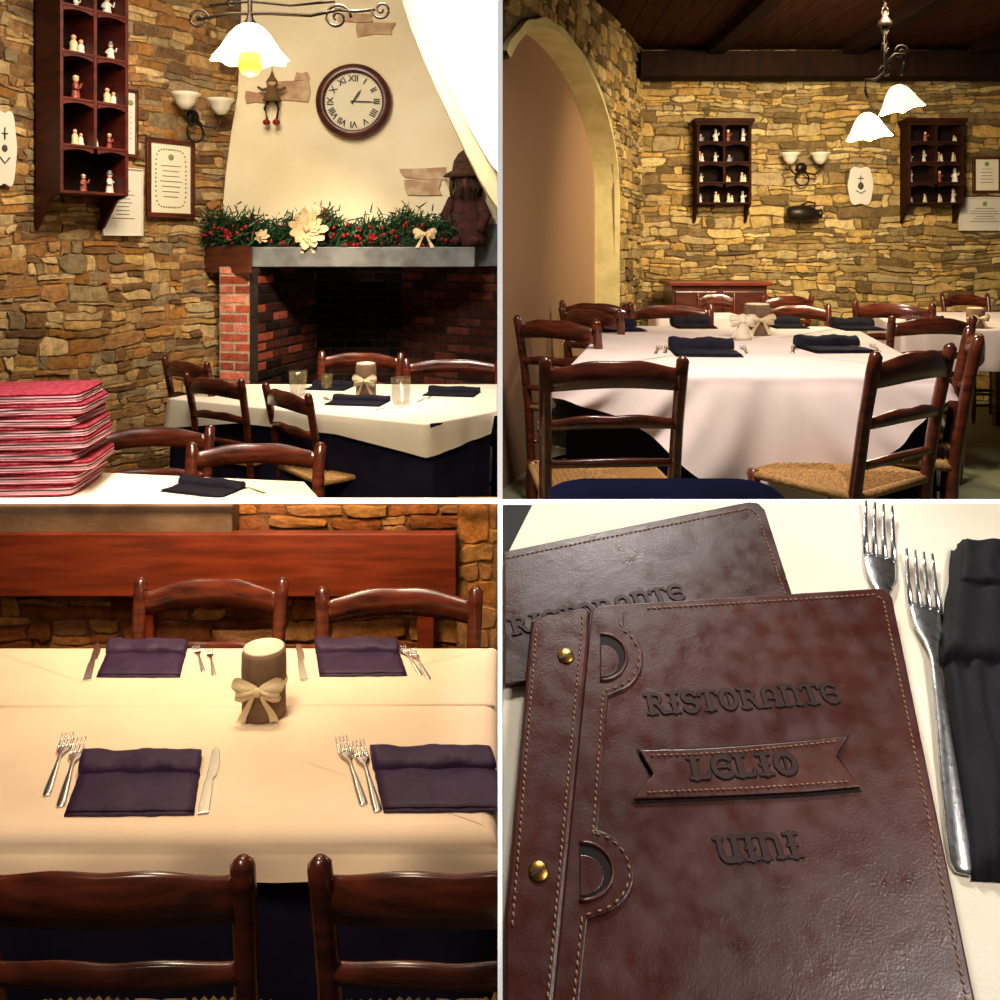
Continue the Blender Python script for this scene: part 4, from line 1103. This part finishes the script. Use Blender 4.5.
bn(137,785,.98,.98,1); bn(438,781,1.0,1.0,1); bn(144,661,.84,.9,0); bn(359,660,.88,.9,1)
for a,b in (((68,737),(46,797)),((80,742),(60,808)),((341,741),(364,806)),((358,745),(378,813)),((196,648),(203,672)),((209,650),(214,676)),((401,647),(421,676)),((411,650),(429,680))): cutlery(FK,a,b,hB,1.1)
for a,b in (((215,750),(203,815)),((97,645),(87,681)),((297,646),(304,681)),((487,750),(500,800))): cutlery(KN,a,b,hB,1.15)
q=T(264,714,hB); centre(q.x,q.y,q.z,(.96,.96,.97))
fl="dark wooden dining chair drawn up to the laid table"
chair_back(108,1.38,0,0,(1.02,1,.995),fl); chair_back(456,1.38,0,0,(1.02,1,.995),fl)
chair_back(211,2.53,0,180,(.98,.9,1.0),fl); chair_back(399,2.53,0,180,(1.06,.9,.97),fl)
mb=MB(); mb.box(-2.4,1.0,.2,2.85,-.05,0); struct(make("floor_lower",mb,M_floord),"dark brown floor beneath the laid table","floor")
# =====================================================================
# BR : menus on inclined table
# =====================================================================
th_=math.atan2(577,900)
def DP(px,py): return P(px,py,620.0/(327+py))
P0=DP(750,750); MD=Matrix.Translation(P0)@Matrix.Rotation(th_,4,'X'); MDi=MD.inverted()
def L(px,py): q=MDi@DP(px,py); return (q.x,q.y)
e=empty("slanted_table",TR(P0.x,P0.y,0)); lab(e,"slanted dark table with added glowing white edge, holding leather menus","table")
ei=e.matrix_world.inverted()@MD
mb=MB(); cs=[L(502.5,1060),L(1040,1060),L(1040,503),L(502.5,503)]
mb.prism(cs,-.03,-.0025,0,ei); make("table_top",mb,M_desk,e)
for tl in ([L(497.8,1060),L(502.5,1060),L(502.5,503),L(497.8,503)],[L(497.8,503),L(1040,503),L(1040,498),L(497.8,498)]):
    mb=MB(); mb.prism(tl,-.03,-.0015,0,ei); make("edge_trim",mb,M_trimglow,e)  # added divider strips that glow without being lamps
for (px,py) in ((520,1040),(1020,1040),(520,530),(1020,530)):
    p_=DP(px,py)-Vector((P0.x,P0.y,0)); mb=MB(); mb.box(p_.x-.012,p_.x+.012,p_.y-.012,p_.y+.012,0,p_.z-.04); make("leg",mb,M_desk,e)
mb=MB(); mb.prism([L(533,503.5),L(1040,503.5),L(1040,1060),L(503,1060),L(503,563)],-.0024,0.0); o=make("tablecloth",mb,mat("ivory_linen",c(226,216,198),.85,col2=c(212,200,176),nscale=8,bump=.25,bscale=500,bdist=.001),mw=MD); lab(o,"ivory linen cloth spread beneath leather menus","tablecloth")
def stitches(mb,pts,z,sp_=.0038,l=.0028,w=.0007):
    for i in range(len(pts)-1):
        a=Vector((*pts[i],0));b=Vector((*pts[i+1],0)); D_=b-a; n=max(1,int(D_.length/sp_)); ang=math.atan2(D_.y,D_.x)
        for k in range(n):
            p=a.lerp(b,(k+.5)/n); Mx=Matrix.Translation((p.x,p.y,z))@Matrix.Rotation(ang+.15,4,'Z')
            mb.tube([(-l/2,0,0),(0,0,.0003),(l/2,0,0)],[w*.5,w,w*.5],6,0,Mx)
def arc(cx,cy,rx,ry,a0,a1,n=10): return [(cx+rx*math.cos(math.radians(a0+(a1-a0)*i/n)),cy+ry*math.sin(math.radians(a0+(a1-a0)*i/n))) for i in range(n+1)]
# broad rounded gothic capitals: (list of (stroke points, half width)), advance
B_,N_=.095,.040   # broad and hairline half widths
GLY={'I':([([(.26,.96),(.26,.04)],B_),([(.06,.97),(.46,.97)],N_),([(.06,.03),(.46,.03)],N_),([(.12,.5),(.40,.5)],N_)],.54),
'R':([([(.18,.96),(.18,.04)],B_),([(.02,.97),(.34,.97)]+arc(.38,.75,.20,.22,90,-90,8)+[(.20,.53)],.062),([(.40,.53),(.54,.28),(.64,.05),(.80,.04)],.075),([(.02,.03),(.36,.03)],N_)],.84),
'S':(([(arc(.36,.74,.24,.24,20,270,10)[:-1]+arc(.36,.26,.26,.25,90,-160,10),.078)]),.74),
'T':([([(.02,.78),(.06,.95),(.66,.95),(.70,.78)],.050),([(.36,.95),(.36,.04)],B_),([(.16,.03),(.56,.03)],N_)],.76),
'O':([(arc(.38,.5,.29,.46,0,360,20),.080),([(.38,.92),(.38,.08)],.022)],.82),
'A':([([(.14,.04),(.14,.55)]+arc(.38,.62,.24,.33,180,0,10)+[(.62,.04)],.080),([(.14,.42),(.62,.42)],N_),([(.02,.03),(.28,.03)],N_),([(.50,.03),(.76,.03)],N_)],.82),
'N':([([(.16,.96),(.16,.04)],B_),([(.16,.70)]+arc(.38,.70,.24,.26,150,0,8)+[(.62,.04)],.075),([(.02,.97),(.22,.97)],N_),([(.02,.03),(.30,.03)],N_),([(.50,.03),(.76,.03)],N_)],.82),
'E':([(arc(.40,.5,.31,.46,50,310,18),.080),([(.12,.5),(.58,.5)],.042),([(.58,.40),(.58,.60)],N_)],.74),
'L':([([(.18,.96),(.18,.04)],B_),([(.02,.97),(.36,.97)],N_),([(.02,.04),(.56,.04),(.62,.26)],.052)],.70),
'V':([([(.14,.96),(.14,.40)]+arc(.38,.36,.24,.32,180,300,8)+[(.62,.20)],.080),([(.62,.96),(.62,.04)],B_),([(.0,.97),(.26,.97)],N_),([(.50,.97),(.76,.97)],N_),([(.62,.03),(.76,.03)],N_)],.82)}
def letters(mb,s,pa,pb,hpx,z0,z1,grow=0.0):
    A_=Vector(L(*pa));B2=Vector(L(*pb)); D_=B2-A_; u=D_.normalized(); up=Vector((-u.y,u.x))
    Hh=(Vector(L(pa[0],pa[1]-hpx))-A_).length
    tot=sum(GLY[ch][1] for ch in s); sc=D_.length/tot
    asp=Hh/sc
    x=0
    for i,ch in enumerate(s):
        o_=A_+u*(sc*(x+.02)); x+=GLY[ch][1]
        for st,hwid in GLY[ch][0]:
            hwid=hwid+grow
            pl_=[Vector((p[0],p[1]*asp)) for p in st]   # isotropic glyph space
            for k in range(len(pl_)-1):
                p,q=pl_[k],pl_[k+1]
                if (q-p).length<1e-6: continue
                d_=(q-p).normalized()
                nrm=Vector((-d_.y,d_.x))*hwid
                pts=[o_+u*(v.x*sc)+up*(v.y*sc) for v in (p-nrm,p+nrm,q+nrm,q-nrm)]
                mb.prism([(v.x,v.y) for v in pts],z0,z1+R.uniform(0,.00006))
            for p in pl_:
                pts=[]
                for a_ in range(8):
                    an=a_/8*6.283+.39; v=p+Vector((math.cos(an),math.sin(an)))*hwid*1.04; w_=o_+u*(v.x*sc)+up*(v.y*sc); pts.append((w_.x,w_.y))
                mb.prism(pts,z0,z1+R.uniform(0,.00006))
def word(e,s,pa,pb,hpx,zb):
    mb=MB(); letters(mb,s,pa,pb,hpx,zb-.0005,zb+.0001,.035); make("shade_outline",mb,M_leathershade,e)  # dark halo paints shade around the letters
    mb=MB(); letters(mb,s,pa,pb,hpx,zb-.0005,zb+.0008); make("embossed_lettering",mb,M_letter,e)
def prismL(mb,pts,z0,z1): mb.prism([L(*p) for p in pts],z0,z1)
# back menu
e=empty("leather_menu",MD); lab(e,"dark brown leather menu cover lying beneath another menu","menu","stitched leather menus")
out=[(504,566),(504,556),(748,506),(757,507),(764,514),(792,602),(800,640),(504,690)]
mb=MB(); prismL(mb,out,.001,.0055); make("cover",mb,M_leather2,e,.0012)
mb=MB(); st=[L(506,563),L(748,513),L(756,519),L(784,600)]; stitches(mb,st,.0057); make("stitching",mb,M_thread,e)["kind"]="stuff"
word(e,"RISTORANTE",(512,640),(686,603),16,.0055)
# front menu
e=empty("leather_menu",MD); lab(e,"glossy brown leather wine menu with embossed lettering and studs","menu","stitched leather menus")
zf=.0062
out=[(588,620),(600,614),(874,597),(883,598),(889,606),(976,1040),(540,1050)]
mb=MB(); prismL(mb,out,zf,zf+.0045); make("cover",mb,M_leather,e,.0014)
mb=MB(); prismL(mb,[(531,632),(582,620),(589,624),(588,650),(549,1050),(504,1050),(504,930)],zf-.0005,zf+.0095); make("spine_strap",mb,M_leather,e,.0022)
def arcpts(cx,cy,r,a0,a1,n=14): return [(cx+r*1.05*math.cos(math.radians(a0+(a1-a0)*i/n)),cy+r*math.sin(math.radians(a0+(a1-a0)*i/n))) for i in range(n+1)]
b1=arcpts(604,668,36,-60,75,10); b2=arcpts(586,883,44,-78,75,12)
fl_=[(591,622),(622,625)]+b1+[(607,706),(597,838)]+b2+[(586,930),(574,1050),(549,1050)]
mb=MB(); prismL(mb,fl_,zf+.004,zf+.0062); make("cover_flap",mb,M_leather,e,.0009)
mb=MB(); stitches(mb,[L(645,618),L(872,604),L(880,610),L(967,1040)],zf+.0047); make("stitching",mb,M_thread,e)["kind"]="stuff"
mb=MB(); stitches(mb,[L(581,628),L(580,650),L(543,1050)],zf+.0097); stitches(mb,[L(536,642),L(512,940)],zf+.0097); make("stitching",mb,M_thread,e)["kind"]="stuff"
mb=MB(); 
stitches(mb,[L(*p) for p in [(618,631)]+arcpts(604,668,32,-60,80,10)+[(602,702),(592,842)]+arcpts(586,883,40,-82,80,12)+[(581,926),(569,1045)]],zf+.0064); make("stitching",mb,M_thread,e)["kind"]="stuff"
for (cx,cy,r) in ((601,668,23),(581,882,29)):
    ap=arcpts(cx,cy,r,-95,95,18)
    mb=MB(); ring=[(*L(*p),zf+.0062) for p in ap]; mb.tube(ring,.0013,8); make("cutout_rim",mb,M_leatherr,e)
    mb=MB(); prismL(mb,ap,zf+.0050,zf+.00635); make("cutout_shade",mb,M_leathershade,e)  # dark sheet paints the shade of a hollow that is not cut
    mb=MB(); prismL(mb,arcpts(cx,cy+4,r*.7,-95,95,18),zf+.0055,zf+.0068); make("inner_tab",mb,M_leather,e,.0004)
for (cx,cy) in ((565,670),(538,885)):
    p_=L(cx,cy); mb=MB(); mb.lathe([(.0056,0),(.0056,.0006),(.0048,.0012),(.001,.0014)],20,0,Matrix.Translation((p_[0],p_[1],zf+.0095))); mb.box(-.0045,.0045,-.0005,.0005,.0011,.0017,1,Matrix.Translation((p_[0],p_[1],zf+.0095))@Matrix.Rotation(.5,4,'Z')); make("brass_stud",mb,[M_brass,M_black],e)
ban=[(637,761),(690,760),(740,757),(790,753),(844,747),(832,767),(856,798),(800,803),(740,806),(690,808),(632,810),(651,785)]
ccx,ccy=744,780
mb=MB(); prismL(mb,[(x+(2.5 if x>ccx else -2.5),y+(3 if y>ccy else -2.5)) for x,y in ban],zf+.0040,zf+.00475); make("shade_outline",mb,M_leathershade,e)  # dark ring paints the shadow around the banner
mb=MB(); prismL(mb,ban,zf+.0044,zf+.0072); make("banner_patch",mb,M_leatherr,e,.0009)
mb=MB(); stitches(mb,[L(*p) for p in [(647,767),(690,766),(740,763),(832,753)]],zf+.0074,.0034,.0024,.0006); stitches(mb,[L(*p) for p in [(644,804),(740,800),(844,793)]],zf+.0074,.0034,.0024,.0006)
make("banner_stitching",mb,M_thread,e)["kind"]="stuff"
word(e,"RISTORANTE",(646,724),(839,712),20,zf+.0045)
word(e,"LELIO",(688,791),(798,785),21,zf+.0072)
word(e,"VINI",(716,872),(801,866),24,zf+.0045)
# forks
FK2=fork_mesh("fork",M_steel2); lab(FK2,"polished steel fork lying beside the leather menu","fork","steel forks")
def forkL(o,a,b,z,tilt=0):
    A_=Vector(L(*a));B2=Vector(L(*b)); v=A_-B2; yaw=math.atan2(v.y,v.x)-math.pi/2; k=v.length/.2; cc=(A_+B2)/2
    o.matrix_world=MD@Matrix.Translation((cc.x,cc.y,z))@Matrix.Rotation(yaw,4,'Z')@Matrix.Rotation(tilt,4,'X')@Matrix.Diagonal((k*.94,k,k*.8,1)); return o
forkL(FK2,(917,558),(962,876),.0008)
o=forkL(clone(FK2,MD),(877,510),(893,812),.0003); o["label"]="polished steel fork partly hidden beneath the leather menu"
def softsheet(mb,c4,z0,z1,sd,n=26,amp=.0016,fold=0):
    q=[Vector(L(*p)) for p in c4]; vs=[];fs=[]
    for j in range(n+1):
        for i in range(n+1):
            u=i/n;v=j/n
            p=q[0].lerp(q[1],u).lerp(q[3].lerp(q[2],u),v)
            e_=min(u,v,1-u,1-v)*n
            z=z0+(z1-z0)*min(1,(e_/2.2))**.5
            z+=amp*noise.noise(Vector((u*4+sd,v*3,sd)))+amp*1.1*math.sin(u*19+3*noise.noise(Vector((u*2,v*2.5,sd)))+sd)*fold
            wx=noise.noise(Vector((v*5,sd,1)))*.0018; vs.append((p.x+(wx if e_<.5 else 0),p.y,max(z,z0)))
    for j in range(n):
        for i in range(n):
            a=j*(n+1)+i; fs.append((a+n+1,a+n+2,a+1,a))
    mb.add(vs,fs,0,True)
mb=MB()
softsheet(mb,[(940,655),(1040,650),(1040,885),(972,882)],.0004,.009,2,fold=.7)
softsheet(mb,[(950,553),(1040,556),(1040,675),(937,668)],.003,.0155,5,fold=.5)
softsheet(mb,[(954,551),(1040,553),(1040,600),(950,598)],.008,.019,8,fold=.5)
o=make("napkin",mb,M_nap2,mw=MD); lab(o,"folded black textured cloth napkin beside the forks","napkin")
# =====================================================================
# lights
# =====================================================================
warm=(1,.86,.66)
light('AREA',"fireplace_room_light",(-1.25,4.2,ZC+1.75),36,warm,.8,(-1.3,5.4,ZC-.4))
light('POINT',"pendant_bulb_light",tuple(P(250,92,4.45)),7,(1,.84,.55),radius=.05)
light('AREA',"stone_side_fill",(-1.4,3.9,ZC+1.35),11,(1,.84,.6),.4,(-2.3,5.3,ZC-.1),100)  # added unseen fill that brightens the left stone wall
light('AREA',"hearth_fill",(-1.0,4.0,ZC+1.15),10,(1,.82,.6),.25,(-1.3,5.9,ZC-.5),48)  # added fill from above the view for pillar and firebox, no fire
light('AREA',"table_top_fill",(-.7,4.4,ZC+1.3),9,(1,.9,.74),.3,(-.7,4.7,ZC-.8),60)  # extra unseen source added to whiten the far tablecloth
light('AREA',"arch_fill",(-.6,3.0,ZC+1.4),13,(1,.95,.86),.4,(-.15,4.0,ZC+.8),70)  # unseen source added just for the white arch plaster
light('AREA',"near_cushion_light",(-1.2,2.3,ZC+.9),4.2,(1,.90,.84),.3,(-1.5,3.1,ZC-.6),50)
for (px,py) in ((903,122),(868,150)): light('POINT',"shade_bulb_light",tuple(P(px,py,4.6)),20,(1,.85,.55),radius=.05)
light('AREA',"dining_room_light",(.5,2.6,ZC+1.2),34,(1,.88,.76),.35,(1.2,3.6,ZTR+.3),130)
light('AREA',"stone_wall_fill",(1.9,4.7,ZC+1.42),70,(1,.82,.54),.6,(1.9,7.0,ZC-.3),120)  # added out of view to brighten the back stones
light('AREA',"laid_table_light",(-.55,2.05,ZC+.62),12.5,(1,.77,.50),.3,(-.5,2.0,0.7),150)
light('AREA',"bench_wall_fill",(-.8,1.7,ZC+.75),11,(1,.76,.48),.4,(-.7,2.79,.95),60)  # unseen fill added to lift the low wall and plank
light('AREA',"chair_side_fill",(-.7,.7,ZC+.7),4,(1,.82,.60),.4,(-.5,1.6,.7),80)  # added camera-side fill for the cloth drop and chair backs
light('AREA',"menu_light",(.16,1.02,ZC+.55),3.0,(1,.96,.90),.14,tuple(P0),90)
light('AREA',"table_side_light",(.6,.15,ZC+.3),1.7,(1,.93,.86),.2,tuple(P0),90)
w=bpy.data.worlds.new("world"); scene.world=w; w.use_nodes=True
w.node_tree.nodes["Background"].inputs[0].default_value=(.9,.74,.58,1); w.node_tree.nodes["Background"].inputs[1].default_value=.05
cam=bpy.data.cameras.new("camera"); co=bpy.data.objects.new("camera",cam); COL.objects.link(co)
co.location=(0,0,ZC); co.rotation_euler=(math.radians(90),0,0); cam.sensor_width=36; cam.lens=36*F/1000; cam.shift_y=-.25; cam.clip_start=.05
scene.camera=co
if NP.data.name not in npf: bpy.data.objects.remove(NP)
scene.view_settings.view_transform='Standard'
scene.view_settings.look='None'
